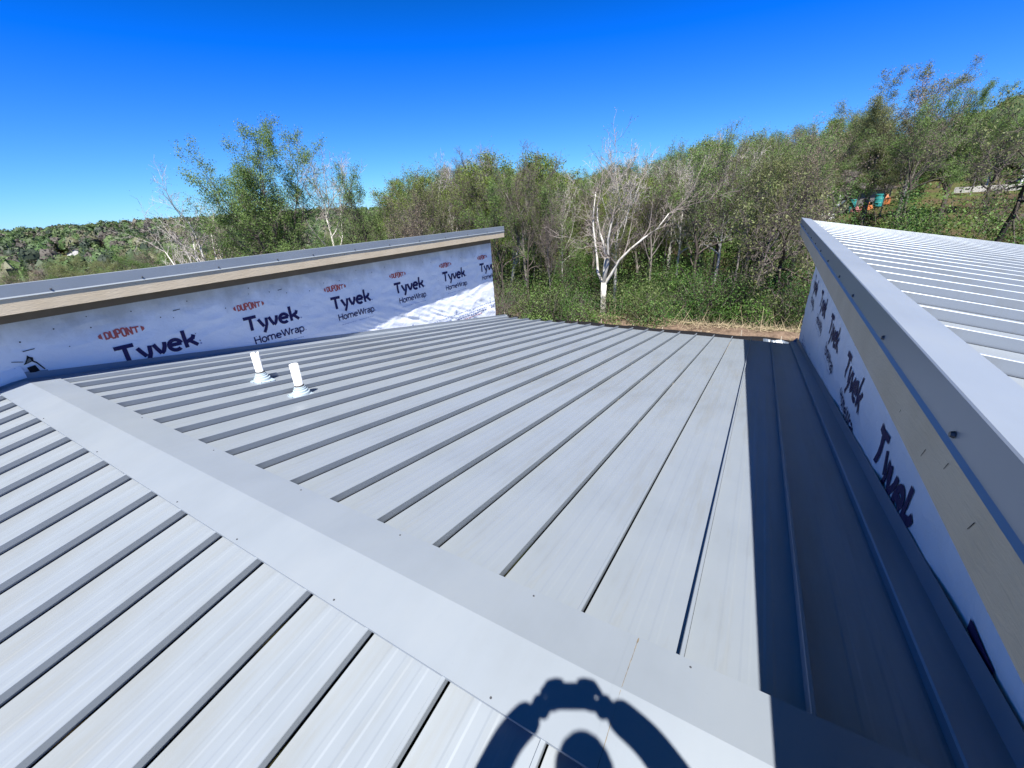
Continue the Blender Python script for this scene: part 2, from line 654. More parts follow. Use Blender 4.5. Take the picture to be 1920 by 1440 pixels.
part('roof_panel', panel_geo(B, XB0, 0.89, 0.10, LEN_B, rib=False), M_STEEL, low)

# ridge cap: folded lengths lapped over each other
def cap_geo(x0, x1, lift):
    g = Geo()
    top = RIBH + 0.005 + lift
    wA, wB, t = 0.232, 0.235, 0.0012
    nseg = 10
    for i in range(nseg):
        xa = x0 + (x1 - x0) * i / nseg
        xb = x0 + (x1 - x0) * (i + 1) / nseg
        rows = []
        for x in (xa, xb):
            wv = 0.0014 * noise.noise(Vector((x * 1.7, 2.0, 0)))
            crest = Vector((x, YR, ZR + top / CS))
            rows.append([B(x, wB - 0.004, top - 0.022), B(x, wB + 0.002, top - 0.012), B(x, wB, top + wv), crest, A(x, wA, top - wv), A(x, wA + 0.002, top - 0.012), A(x, wA - 0.004, top - 0.022)])
        g.strip(rows[0], rows[1])
    for x in (x0, x1):
        a, c, b = B(x, wB, top), Vector((x, YR, ZR + top / CS)), A(x, wA, top)
        dz = Vector((0, 0, -0.02))
        g.strip([a, c, b], [a + dz, c + dz, b + dz])
    return g


xs = [(-6.98, -3.67, 0.0), (-3.70, -0.20, 0.0016), (-0.23, 0.90, 0.0032)]
for x0, x1, lf in xs:
    cp = part('ridge_cap', cap_geo(x0, x1, lf), M_TRIM, low)
# closures under the cap edge, between the ribs
g = Geo()
for fn, w in ((A, 0.205), (B, 0.208)):
    g.strip([fn(-7.1, w, 0.0), fn(-7.1, w, RIBH + 0.004)], [fn(0.88, w, 0.0), fn(0.88, w, RIBH + 0.004)])
part('closure_strip', g, M_STEEL, low)


def screw_geo(p, n, r=0.006, h=0.0035):
    g = Geo()
    n = n.normalized()
    a = n.orthogonal().normalized()
    b = n.cross(a)
    k = 8
    r0 = [p + a * (r * math.cos(2 * math.pi * i / k)) + b * (r * math.sin(2 * math.pi * i / k)) for i in range(k)]
    r1 = [p + n * h + (q - p) * 0.7 for q in r0]
    g.strip(r0, r1, 0, True)
    g.poly(r1)
    return g


nA = Vector((0, SS, CS))
nB = Vector((0, -SS, CS))
lift = RIBH + 0.0075
for x in (-0.01, -0.646, -1.439, -2.287, -3.35, -4.6):
    part('rivet', screw_geo(A(x, 0.20, lift), nA, 0.0048, 0.003), M_SCREW, low)
for x in (-0.588, -1.418, -2.212, -2.892, -4.2, -5.5):
    part('rivet', screw_geo(B(x, 0.215, lift), nB, 0.0048, 0.003), M_SCREW, low)
# dirt and dried sealant that has gathered in the lap of the cap
g = Geo()
random.seed(4)
prev = None
for k in range(46):
    t = k / 45
    v = 0.225 - 0.45 * t
    top = RIBH + 0.0098
    fn, vv = (A, v) if v >= 0 else (B, -v)
    w = 0.0016 * (0.4 + 0.9 * abs(noise.noise(Vector((t * 14, 0, 0))))) * (2.2 if t < 0.05 else 1) * (0.25 if 0.52 < t < 0.72 else 1)
    xc = -0.2005 + 0.0015 * noise.noise(Vector((t * 20, 3, 0)))
    cur = (fn(xc - w, vv, top), fn(xc + w, vv, top))
    if prev:
        g.quad(prev[0], prev[1], cur[1], cur[0])
    prev = cur
part('cap_lap_seam', g, M_SEAM, low)
g = Geo()
g.quad(B(-3.671, 0.234, 0.0605), B(-3.666, 0.234, 0.0605), B(-3.668, 0.145, 0.0605), B(-3.6705, 0.145, 0.0605))
part('cap_lap_seam', g, M_SEAM, low)

# wall flashings
def wall_x(y):
    return -7.11 + 0.016 * (y - 5.2)


def flash_left(fn, v0, v1, n):
    g = Geo()
    rows = []
    for i in range(n + 1):
        v = v0 + (v1 - v0) * i / n
        p = fn(0, v)
        y = p.y
        wx = wall_x(y) + 0.018
        leg = 0.130 - 0.0025 * max(0, y) if fn is A else 0.13
        wob = 0.004 * noise.noise(Vector((y * 1.3, 9.0, 0)))
        rows.append([fn(wx, v, leg + wob), fn(wx + 0.004, v, 0.056), fn(-6.90, v, 0.051), fn(-6.893, v, 0.047), fn(-6.893, v, 0.004)])
    for a, b in zip(rows, rows[1:]):
        g.strip(a, b)
    e = rows[-1]
    g.poly(e)
    return g


part('wall_flashing', flash_left(A, 0.0, LEN_A + 0.03, 16), M_TRIM, low)
part('wall_flashing', flash_left(B, 0.0, 6.0, 8), M_TRIM, low)
# dark step where the two lengths of flashing meet at the ridge
g = Geo()
c = [A(-7.165, 0.20, 0.140), A(-7.165, 0.0, 0.144), B(-7.165, 0.16, 0.140)]
d = [A(-7.155, 0.20, 0.059), A(-7.155, 0.0, 0.059), B(-7.155, 0.16, 0.059)]
e = [A(-6.99, 0.19, 0.0545), A(-6.99, 0.0, 0.0555), B(-6.99, 0.15, 0.0545)]
g.strip(c, d)
g.strip(d, e)
part('flashing_patch', g, M_TRIM, low)


def flash_right(fn, v0, v1, n):
    g = Geo()
    rows = []
    for i in range(n + 1):
        v = v0 + (v1 - v0) * i / n
        wob = 0.003 * noise.noise(Vector((v * 1.1, 4.0, 0)))
        rows.append([fn(0.735, v, 0.002), fn(0.735, v, 0.046), fn(0.742, v, 0.051), fn(0.80, v, 0.0515 + wob * 0.4), fn(0.862, v, 0.056), fn(0.866, v, 0.155 + wob)])
    for a, b in zip(rows, rows[1:]):
        g.strip(a, b)
    g.poly(rows[-1])
    return g


part('wall_flashing', flash_right(A, 0.0, LEN_A + 0.02, 16), M_TRIM, low)
part('wall_flashing', flash_right(B, 0.0, 6.0, 8), M_TRIM, low)
# eave trim and the low building's walls below
g = Geo()
a0, a1 = A(-7.1, LEN_A - 0.02, -0.006), A(0.88, LEN_A - 0.02, -0.006)
g.quad(a0, a1, a1 + Vector((0, 0.012, -0.16)), a0 + Vector((0, 0.012, -0.16)))
part('eave_trim', g, M_STEEL, low)
g = Geo()
a0, a1 = B(-7.1, LEN_B - 0.02, -0.006), B(0.88, LEN_B - 0.02, -0.006)
g.quad(a0, a1, a1 + Vector((0, -0.012, -0.16)), a0 + Vector((0, -0.012, -0.16)))
part('eave_trim', g, M_STEEL, low)
g = Geo()
ya, za = A(0, LEN_A - 0.4).y, A(0, LEN_A - 0.4).z - 0.03
yb, zb = B(0, LEN_B - 0.4).y, B(0, LEN_B - 0.4).z - 0.03
g.quad((-7.0, ya, -6.3), (0.85, ya, -6.3), (0.85, ya, za), (-7.0, ya, za))
part('wall', g, M_BOARD, low)
g = Geo()
g.quad((-7.0, yb, -6.3), (0.85, yb, -6.3), (0.85, yb, zb), (-7.0, yb, zb))
part('wall', g, M_BOARD, low)

# ------------------------------------------------------------------ house wrap with printing
GL = {
    'T': (0.80, [[(0, .90), (.80, .90)], [(.40, .99), (.40, 0)]]),
    'y': (0.70, [[(.09, .66), (.20, .42), (.36, .10)], [(.62, .66), (.56, .22), (.42, -.12), (.30, -.32)]]),
    'v': (0.70, [[(.09, .66), (.20, .36), (.33, .05)], [(.60, .66), (.56, .40), (.46, .16), (.33, .05)]]),
    'e': (0.74, None),
    'k': (0.72, [[(.12, 1.07), (.12, 0)], [(.60, .68), (.52, .50), (.16, .33)], [(.30, .42), (.66, .02)]]),
    'H': (0.78, [[(.08, 1), (.08, 0)], [(.66, 1), (.66, 0)], [(.08, .52), (.66, .52)]]),
    'o': (0.70, None),
    'm': (1.02, [[(.08, .70), (.08, 0)], [(.08, .50), (.20, .66), (.34, .68), (.47, .60), (.49, .45), (.49, 0)], [(.49, .50), (.60, .66), (.74, .68), (.87, .60), (.90, .45), (.90, 0)]]),
    'W': (1.12, [[(.03, 1), (.28, .02)], [(.28, .02), (.54, .98)], [(.54, .98), (.80, .02)], [(.80, .02), (1.06, 1)]]),
    'r': (0.44, [[(.08, .70), (.08, 0)], [(.08, .46), (.20, .64), (.40, .68)]]),
    'a': (0.64, [[(.10, .62), (.26, .69), (.42, .66), (.51, .54), (.51, 0)], [(.51, .40), (.26, .40), (.12, .32), (.08, .18), (.16, .04), (.30, .02), (.44, .10), (.51, .24)]]),
    'p': (0.70, None),
    'D': (0.62, [[(.08, 1), (.08, 0), (.32, .02), (.50, .16), (.50, .84), (.32, .98), (.08, 1)]]),
    'U': (0.62, [[(.08, 1), (.08, .18), (.20, .03), (.40, .03), (.52, .18), (.52, 1)]]),
    'P': (0.58, [[(.08, 1), (.08, 0)], [(.08, .97), (.36, .97), (.48, .84), (.48, .60), (.36, .48), (.08, .48)]]),
    'O': (0.64, [[(.08, .2), (.08, .8), (.20, .97), (.40, .97), (.52, .8), (.52, .2), (.40, .03), (.20, .03), (.08, .2)]]),
    'N': (0.66, [[(.08, 0), (.08, 1)], [(.08, 1), (.54, 0)], [(.54, 0), (.54, 1)]]),
}


def arc(cx, cy, rx, ry, a0, a1, n=18):
    return [(cx + rx * math.cos(rad(a0 + (a1 - a0) * i / n)), cy + ry * math.sin(rad(a0 + (a1 - a0) * i / n))) for i in range(n + 1)]


GL['e'] = (0.74, [arc(.36, .33, .29, .31, 6, 312), [(.10, .36), (.655, .36)]])
GL['o'] = (0.70, [arc(.34, .34, .27, .33, 0, 360, 20)])
GL['p'] = (0.70, [[(.08, .70), (.08, -.30)], arc(.34, .34, .26, .33, 150, -150, 18)])


def ribbon(pts, w):
    """mitred ribbon around a polyline, cut into short pieces"""
    P = [Vector((x, y)) for x, y in pts]
    fine = [P[0]]
    for a, b in zip(P, P[1:]):
        n = max(1, int((b - a).length / 0.22))
        for i in range(1, n + 1):
            fine.append(a + (b - a) * (i / n))
    L, Rr = [], []
    for i, p in enumerate(fine):
        d0 = (p - fine[i - 1]).normalized() if i else (fine[1] - p).normalized()
        d1 = (fine[i + 1] - p).normalized() if i < len(fine) - 1 else d0
        d = (d0 + d1)
        d = d.normalized() if d.length > 1e-5 else d1
        nrm = Vector((-d.y, d.x))
        k = 1 / max(0.55, nrm.dot(Vector((-d1.y, d1.x))))
        L.append(p + nrm * (w / 2 * k))
        Rr.append(p - nrm * (w / 2 * k))
    return L, Rr


def write(geo, text, u0, z0, hgt, width, weight, fn, m=0, hfun=None):
    """prints text on the wrap; fn(u, z) gives the point on the sheet, u runs in reading direction"""
    tot = sum(GL[c][0] for c in text)
    sx = width / tot
    u = 0
    for c in text:
        adv, strokes = GL[c]
        for s in strokes:
            pts = [((u + x) * sx / hgt, y) for x, y in s]
            if hfun:
                pts = [(x, 0.5 + (y - 0.5) * hfun((u + GL[c][0] / 2) / tot)) for x, y in pts]
            L, Rr = ribbon(pts, weight)
            geo.strip([fn(u0 + p.x * hgt, z0 + p.y * hgt) for p in L], [fn(u0 + p.x * hgt, z0 + p.y * hgt) for p in Rr], m)
        u += adv


def print_block(geo, u0, ztop, fn0, k=1.0):
    """one repeat of the printing: red badge, large word, second word, fine print"""
    def fn(u, z):
        return fn0(u0 + (u - u0) * k, ztop + (z - ztop) * k)
    write(geo, 'Tyvek', u0, ztop - 0.238, 0.238, 0.95, 0.215, fn, 0)
    write(geo, 'HomeWrap', u0 + 0.085, ztop - 0.468, 0.122, 0.90, 0.165, fn, 0)
    write(geo, 'DUPONT', u0 - 0.03, ztop + 0.112, 0.10, 0.37, 0.19, fn, 1, hfun=lambda t: 1.12 - 0.9 * (t - 0.5) ** 2 * 2)
    for s, uu in ((-1, u0 - 0.055), (1, u0 + 0.36)):
        geo.poly([fn(uu, ztop + 0.125), fn(uu, ztop + 0.20), fn(uu + s * 0.035, ztop + 0.178), fn(uu + s * 0.035, ztop + 0.147)][::s], 1)
    for uu, zz, r in ((u0 + 0.975, ztop - 0.222, 0.014), (u0 + 1.005, ztop - 0.455, 0.010)):
        geo.poly([fn(uu + r * math.cos(t * math.pi / 5), zz + r * math.sin(t * math.pi / 5)) for t in range(10)], 2)
    rnd = random.Random(int(u0 * 100))

    def dashes(z, ua, ub, h, m):
        u = ua
        while u < ub:
            w = rnd.uniform(0.02, 0.065)
            w = min(w, ub - u)
            geo.quad(fn(u, z), fn(u + w, z), fn(u + w, z + h), fn(u, z + h), m)
            u += w + rnd.uniform(0.008, 0.014)
    for k, (a, b) in enumerate(((0.13, 0.50), (0.13, 0.49), (0.13, 0.51))):
        dashes(ztop - 0.545 - 0.022 * k, u0 + a, u0 + b, 0.008, 2)
        dashes(ztop - 0.545 - 0.022 * k, u0 + 0.55, u0 + 0.93, 0.008, 2)
    dashes(ztop - 0.635, u0 + 0.16, u0 + 0.9, 0.013, 2)
    dashes(ztop - 0.668, u0 + 0.2, u0 + 0.9, 0.014, 4)
    dashes(ztop - 0.70, u0 + 0.36, u0 + 0.78, 0.011, 3)
    geo.quad(fn(u0 + 1.0, ztop - 0.53), fn(u0 + 1.025, ztop - 0.53), fn(u0 + 1.025, ztop - 0.515), fn(u0 + 1.0, ztop - 0.515), 2)
    geo.quad(fn(u0 + 1.0, ztop - 0.59), fn(u0 + 1.02, ztop - 0.59), fn(u0 + 1.02, ztop - 0.555), fn(u0 + 1.0, ztop - 0.555), 2)


def wrinkle(u, z, seed, crush):
    """how far the loose sheet stands off the wall"""
    p = Vector((u * 0.9 + z * 0.5, z * 2.2, seed))
    w = 0.014 * noise.noise(p)
    q = Vector((u * 2.3 + z * 1.2, z * 5.0 - u * 0.9, seed + 3))
    w += 0.010 * (1 - abs(noise.noise(q)) * 2.2)
    k = crush(u, z)
    if k > 0:
        q = Vector((u * 0.7 - z * 1.6, z * 8.5 + u * 4.2, seed + 7))
        w += k * 0.020 * (1 - abs(noise.noise(q)) * 2.0)
        q = Vector((u * 6.0 - z * 3.0, z * 14 + u * 5.2, seed + 9))
        w += k * 0.0025 * (1 - abs(noise.noise(q)) * 2.0)
    h = z - (ZR - abs(abs(u) - YR) * math.tan(SL))
    lim = 0.013 + 0.04 * sstep(0.12, 0.4, h)
    return max(-0.02, min(w, lim))


def wrap_sheet(name, fn, u0, u1, zlo, zhi, parent, step=0.035):
    nu = int((u1 - u0) / step)
    nz = int((zhi(0) - min(zlo(u0), zlo(u1))) / step)
    nz = max(20, min(nz, 70))
    V, UV = [], []
    for j in range(nz + 1):
        for i in range(nu + 1):
            u = u0 + (u1 - u0) * i / nu
            a, b = zlo(u), zhi(u)
            z = a + (b - a) * j / nz
            V.append(fn(u, z))
            UV.append((u * 0.1, 1 - (b - z) / 1.2))
    F = [(j * (nu + 1) + i, j * (nu + 1) + i + 1, (j + 1) * (nu + 1) + i + 1, (j + 1) * (nu + 1) + i) for j in range(nz) for i in range(nu)]
    off = np.array(wloc(parent))
    me = bpy.data.meshes.new(name)
    me.from_pydata((np.array([tuple(v) for v in V]) - off).tolist(), [], F)
    me.materials.append(M_WRAP)
    uvl = me.uv_layers.new(name='UVMap')
    li = np.empty(len(me.loops), dtype=np.int32)
    me.loops.foreach_get('vertex_index', li)
    uvl.data.foreach_set('uv', np.array(UV, dtype=np.float32)[li].reshape(-1))
    me.polygons.foreach_set('use_smooth', [True] * len(me.polygons))
    me.update()
    return link(name, me, parent)


# ------------------------------------------------------------------ left wing
LX = -6.70                                  # outer face of its drip edge
YL0, YL1 = -5.0, 10.90
left = thing('building_wing', 'wrapped wall and monoslope metal roof rising beyond the two white pipes', 'building', (-9.5, 3.0, -6.2))


def roofing(parent, x_edge, sgn, y0, y1, ztop, length, rib_y0):
    """roof panels running away from the high edge (sgn = +1 to the right, -1 to the left)"""
    def Rf(y, v, h):
        return Vector((x_edge + sgn * (v * CS + h * SS), y, ztop - 0.064 - v * SS + h * CS))
    n0 = math.floor((y0 - rib_y0) / PITCH)
    proto = None
    k = n0
    while True:
        yk = rib_y0 + PITCH * (k + 1)
        if yk > y1:
            break
        if yk - PITCH > y0:
            if proto is None:
                g = Geo()
                P = pan_profile(-PITCH, 0, False)
                P = [(-PITCH - p[0], p[1]) for p in P][::-1]      # rib on the near side
                P = [(x, h) for x, h in P]
                a = [Rf(x, 0.03, h) for x, h in P]
                b = [Rf(x, length, h) for x, h in P]
                g.strip(a, b)
                me = g.mesh('roof_panel_wing', M_STEEL, (parent.location.x, 0, parent.location.z))
                proto = me
            link('roof_panel', proto, parent, (0, yk - parent.location.y, 0))
        k += 1


def edge_trim(parent, x, sgn, y0, y1, ztop, capw=0.19, kick=0.014):
    """high-edge metal: cap strip on the roof, vertical face, kicked-out drip hem"""
    g = Geo()
    n = 26
    rows = []
    for i in range(n + 1):
        y = y0 + (y1 - y0) * i / n
        w = 0.0035 * noise.noise(Vector((y * 0.8, x, 0)))
        w2 = 0.003 * noise.noise(Vector((y * 1.9, x + 5, 0)))
        cx = x + sgn * (capw * CS)
        cz = ztop - capw * SS
        rows.append([Vector((cx - sgn * 0.004, y, cz - 0.03)), Vector((cx, y, cz - 0.004)), Vector((x + sgn * 0.09, y, ztop - 0.09 * SS + w)),
                     Vector((x + sgn * 0.004, y, ztop)), Vector((x, y, ztop - 0.005)), Vector((x + w2, y, ztop - 0.124)),
                     Vector((x + w2 - sgn * kick, y, ztop - 0.137)), Vector((x + w2 - sgn * kick * 0.7, y, ztop - 0.141)), Vector((x + sgn * 0.004, y, ztop - 0.128))])
    for a, b in zip(rows, rows[1:]):
        g.strip(a, b)
    for e in (rows[0], rows[-1]):
        # end cap of the trim
        g.poly([e[1], e[3], e[5], Vector((e[1].x, e[1].y, e[5].z))])
    return part('roof_edge_trim', g, M_TRIM, parent)


roofing(left, LX, -1, YL0, YL1 - 0.02, -0.450, 7.5, 0.2)
edge_trim(left, LX, -1, YL0, YL1, -0.450, kick=0.014)
g = Geo()
g.box(LX - 0.024, LX + 0.001, YL0, YL1 - 0.012, -0.748, -0.588)
part('fascia_board', g, M_BOARD, left)
g = Geo()                                   # soffit, its far return and the gable end of the roof
g.box(-7.3, LX - 0.047, YL0, YL1 - 0.04, -0.732, -0.715)
part('soffit', g, M_FRIEZE, left)
g = Geo()
x0, x1 = LX - 0.047, -14.0
zt0, zt1 = -0.53, -0.53 - (x0 - x1) * math.tan(SL)
g.prism([Vector((x0, YL1 - 0.06, zt0 - 0.2)), Vector((x1, YL1 - 0.06, zt1 - 0.2)), Vector((x1, YL1 - 0.06, zt1)), Vector((x0, YL1 - 0.06, zt0))],
        [Vector((x0, YL1 - 0.035, zt0 - 0.2)), Vector((x1, YL1 - 0.035, zt1 - 0.2)), Vector((x1, YL1 - 0.035, zt1)), Vector((x0, YL1 - 0.035, zt0))])
part('fascia_board', g, M_BOARD, left)
g = Geo()
rowsf = []
for y in (YL0, 3, 7, YL1 - 0.30):
    wx = wall_x(y) + 0.012
    rowsf.append([Vector((wx - 0.03, y, -0.735)), Vector((wx + 0.012, y, -0.735)), Vector((wx + 0.012, y, -0.885)), Vector((wx - 0.03, y, -0.885))])
for a, b in zip(rowsf, rowsf[1:]):
    g.strip(a, b, 0, True)
g.poly(rowsf[-1])
part('frieze_board', g, M_FRIEZE, left)

LW_END = 10.62
lwall = Geo()
xw = wall_x(LW_END) - 0.02
lwall.quad((wall_x(YL0) - 0.03, YL0, -6.3), (xw, LW_END - 0.01, -6.3), (xw, LW_END - 0.01, -0.73), (wall_x(YL0) - 0.03, YL0, -0.73))
lwall.quad((xw, LW_END - 0.01, -6.3), (-14.0, LW_END - 0.01, -6.3), (-14.0, LW_END - 0.01, -1.8), (xw, LW_END - 0.01, -0.73))
lwall.quad((-14.0, LW_END - 0.01, -6.3), (-14.0, YL0, -6.3), (-14.0, YL0, -1.8), (-14.0, LW_END - 0.01, -1.8))
lwall.quad((-14.0, YL0, -6.3), (wall_x(YL0) - 0.03, YL0, -6.3), (wall_x(YL0) - 0.03, YL0, -0.73), (-14.0, YL0, -1.8))
wall_l = part('wall', lwall, M_WOODW, left)


def crush_l(u, z):
    base = ZR - (abs(u - YR)) * math.tan(SL)
    h = z - base
    return sstep(4.6, 6.5, u) * (1 - sstep(0.25, 1.0, h)) * 0.9 + 0.12


def on_left(u, z, off=0.0):
    return Vector((wall_x(u) + wrinkle(u, z, 1.7, crush_l) + off, u, z))


def base_l(u):
    return ZR - abs(u - YR) * math.tan(SL) + 0.02


wrap_l = wrap_sheet('house_wrap', lambda u, z: on_left(u, z), -3.5, LW_END, base_l, lambda u: -0.86, left)
g = Geo()
for k, u0 in enumerate((0.127, 1.772, 3.417, 5.062, 6.707, 8.352)):
    print_block(g, u0, -1.395, lambda u, z: on_left(u, z, 0.006))
# the last repeat runs off the end of the wall
g2 = Geo()
print_block(g2, 9.98, -1.395, lambda u, z: on_left(min(u, LW_END - 0.005), z, 0.006))
keep = Geo()
for geo in (g, g2):
    for f, m in zip(geo.f, geo.m):
        P = [geo.v[i] for i in f]
        if all(p[1] >= LW_END - 0.0055 for p in P):
            continue
        if all(p[2] < base_l(p[1]) for p in P):
            continue
        keep.poly(P, m)
part('lettering', keep, [M_NAVY, M_RED, M_FINE, M_FINERED, M_FINEDARK], wrap_l)
# nail heads, small tears and the turned corner of the sheet beside the ridge
rnd = random.Random(11)
g = Geo()
for k in range(26):
    u = 0.6 + 0.37 * k + rnd.uniform(-0.08, 0.08)
    z = -1.05 + rnd.uniform(-0.10, 0.10) - (0.05 if k % 2 else 0)
    r = 0.008
    g.poly([on_left(u + r * math.cos(t * math.pi / 4), z + r * math.sin(t * math.pi / 4), 0.008) for t in range(8)])
for k in range(22):
    u, z = rnd.uniform(0.7, 10.3), rnd.uniform(-1.8, -0.95)
    if z < base_l(u) + 0.15:
        continue
    r = 0.006
    g.poly([on_left(u + r * math.cos(t * math.pi / 4), z + r * math.sin(t * math.pi / 4), 0.008) for t in range(8)])
for u, z, w in ((2.55, -1.09, 0.09), (4.1, -1.08, 0.08), (1.02, -1.22, 0.10)):
    g.quad(on_left(u, z, 0.008), on_left(u + w, z + 0.008, 0.008), on_left(u + w, z + 0.016, 0.008), on_left(u, z + 0.01, 0.008))
tag(part('nail', g, M_DARK, wrap_l), kind='stuff')
g = Geo()


def OL(u, z, o=0.011):
    return on_left(u, z, o)


g.poly([OL(0.975, -1.365), OL(1.02, -1.352), OL(1.065, -1.338), OL(1.072, -1.30), OL(1.048, -1.285), OL(1.036, -1.262), OL(1.02, -1.30), OL(1.0, -1.335)][::-1])
g.poly([OL(0.995, -1.475), OL(1.075, -1.465), OL(1.06, -1.39), OL(0.99, -1.40)])
g.poly([OL(1.062, -1.335), OL(1.085, -1.36), OL(1.125, -1.46), OL(1.112, -1.46), OL(1.075, -1.37), OL(1.05, -1.345)])
g.poly([OL(0.90, -1.30), OL(0.985, -1.325), OL(0.985, -1.332), OL(0.90, -1.307)])
part('torn_hole', g, M_DARK, wrap_l)
g = Geo()
g.poly([OL(1.0, -1.352, 0.013), OL(1.05, -1.332, 0.013), OL(1.046, -1.30, 0.013), OL(1.03, -1.305, 0.013)][::-1])
part('sheathing_patch', g, M_SIDING0, wrap_l)
g = Geo()                                   # loose wrap folded over the base on the near side
n0 = len(g.v)
for j in range(9):
    for i in range(15):
        u = -0.9 + 1.85 * i / 14
        h = 0.30 * j / 8
        b = base_l(u) + 0.06
        g.v.append(tuple(Vector((wall_x(u) + 0.045 + 0.02 * noise.noise(Vector((u * 3, h * 9, 2))) - 0.09 * (j / 8) ** 2, u, b + h * (0.8 + 0.2 * noise.noise(Vector((u * 2, 1, 4))))))))
for j in range(8):
    for i in range(14):
        n = n0 + j * 15 + i
        g.f.append((n, n + 1, n + 16, n + 15))
        g.m.append(0)
part('loose_flap', g, M_WRAP, wrap_l, True)

# drip screws of the left trim
for y in (0.5, 1.38, 2.21, 3.11, 3.99, 4.63, 5.52, 6.4, 7.3, 8.2, 9.1, 10.0):
    part('screw', screw_geo(Vector((LX + 0.002, y, -0.550)), Vector((1, 0, 0)), 0.011, 0.010), M_SCREW, left)

# ------------------------------------------------------------------ right wing
RX = 0.507
YR0, YR1 = -4.0, 11.95
RWX = 0.885
RW_END = 10.95
right = thing('building_wing', 'wrapped wall and metal roof of the shaded wing beside the dark strip of shadow', 'building', (4.5, 3.0, -6.2))
roofing(right, RX, 1, YR0, YR1 - 0.02, -0.520, 7.6, 2.03)
edge_trim(right, RX, 1, YR0, YR1, -0.520, kick=0.010)
g = Geo()
g.box(RX + 0.020, RX + 0.046, YR0, YR1 - 0.012, -0.853, -0.57)
part('fascia_board', g, M_BOARD, right)
g = Geo()
g.box(RX + 0.048, 1.0, YR0, YR1 - 0.04, -0.835, -0.818)
part('soffit', g, M_FRIEZE, right)
g = Geo()
for x0, x1, zt in ((RX + 0.047, 3.0, -0.60), (3.0, 8.0, -1.02)):
    za_, zb_ = zt, zt - (x1 - x0) * math.tan(SL)
    y = YR1 - 0.04
    g.prism([Vector((x0, y, za_ - 0.25)), Vector((x1, y, zb_ - 0.25)), Vector((x1, y, zb_)), Vector((x0, y, za_))],
            [Vector((x0, y + 0.02, za_ - 0.25)), Vector((x1, y + 0.02, zb_ - 0.25)), Vector((x1, y + 0.02, zb_)), Vector((x0, y + 0.02, za_))])
part('fascia_board', g, M_BOARD, right)
g = Geo()
xw = RWX + 0.03
g.quad((xw, YR0, -6.3), (xw, RW_END - 0.01, -6.3), (xw, RW_END - 0.01, -0.83), (xw, YR0, -0.83))
g.quad((xw, RW_END - 0.01, -6.3), (7.6, RW_END - 0.01, -6.3), (7.6, RW_END - 0.01, -1.9), (xw, RW_END - 0.01, -0.83))
g.quad((7.6, YR0, -6.3), (7.6, RW_END - 0.01, -6.3), (7.6, RW_END - 0.01, -1.9), (7.6, YR0, -1.9))
g.quad((xw, YR0, -6.3), (7.6, YR0, -6.3), (7.6, YR0, -1.9), (xw, YR0, -0.83))
part('wall', g, M_WOODW, right)


def crush_r(u, z):
    return 0.12


def on_right(y, z, off=0.0):
    return Vector((RWX - wrinkle(-y, z, 5.2, crush_r) - off, y, z))


wrap_r = wrap_sheet('house_wrap', lambda u, z: on_right(u, z), -3.0, RW_END, base_l, lambda u: -0.83, right)
g = Geo()
for y0 in (1.80, 3.52, 5.24, 6.96, 8.68, 10.40):
    print_block(g, -y0, -1.525, lambda u, z: on_right(-u, z, 0.006), 1.08)
keep = Geo()
for f, m in zip(g.f, g.m):
    P = [g.v[i] for i in f]
    if all(p[2] < base_l(p[1]) for p in P):
        continue
    keep.poly(P, m)
part('lettering', keep, [M_NAVY, M_RED, M_FINE, M_FINERED, M_FINEDARK], wrap_r)
for y in (0.55, 1.43, 2.39, 3.37, 4.14, 5.10, 6.0, 6.9, 7.8, 8.7, 9.6, 10.5, 11.4):
    part('screw', screw_geo(Vector((RX - 0.001, y, -0.622)), Vector((-1, 0, 0)), 0.011, 0.009), M_SCREW, right)
g = Geo()                                   # scratches through the paint of the fascia board
rnd = random.Random(3)
for y, z, l in ((1.45, -0.72, 0.035), (1.62, -0.77, 0.045), (1.95, -0.78, 0.02), (1.22, -0.75, 0.04)):
    x = RX + 0.0185
    g = Geo()
    g.quad((x, y, z), (x, y + l * 0.4, z - l * .8), (x, y + l * 0.4 + 0.002, z - l * .8), (x, y + 0.0035, z))
    part('scratch', g, M_DARK, right)

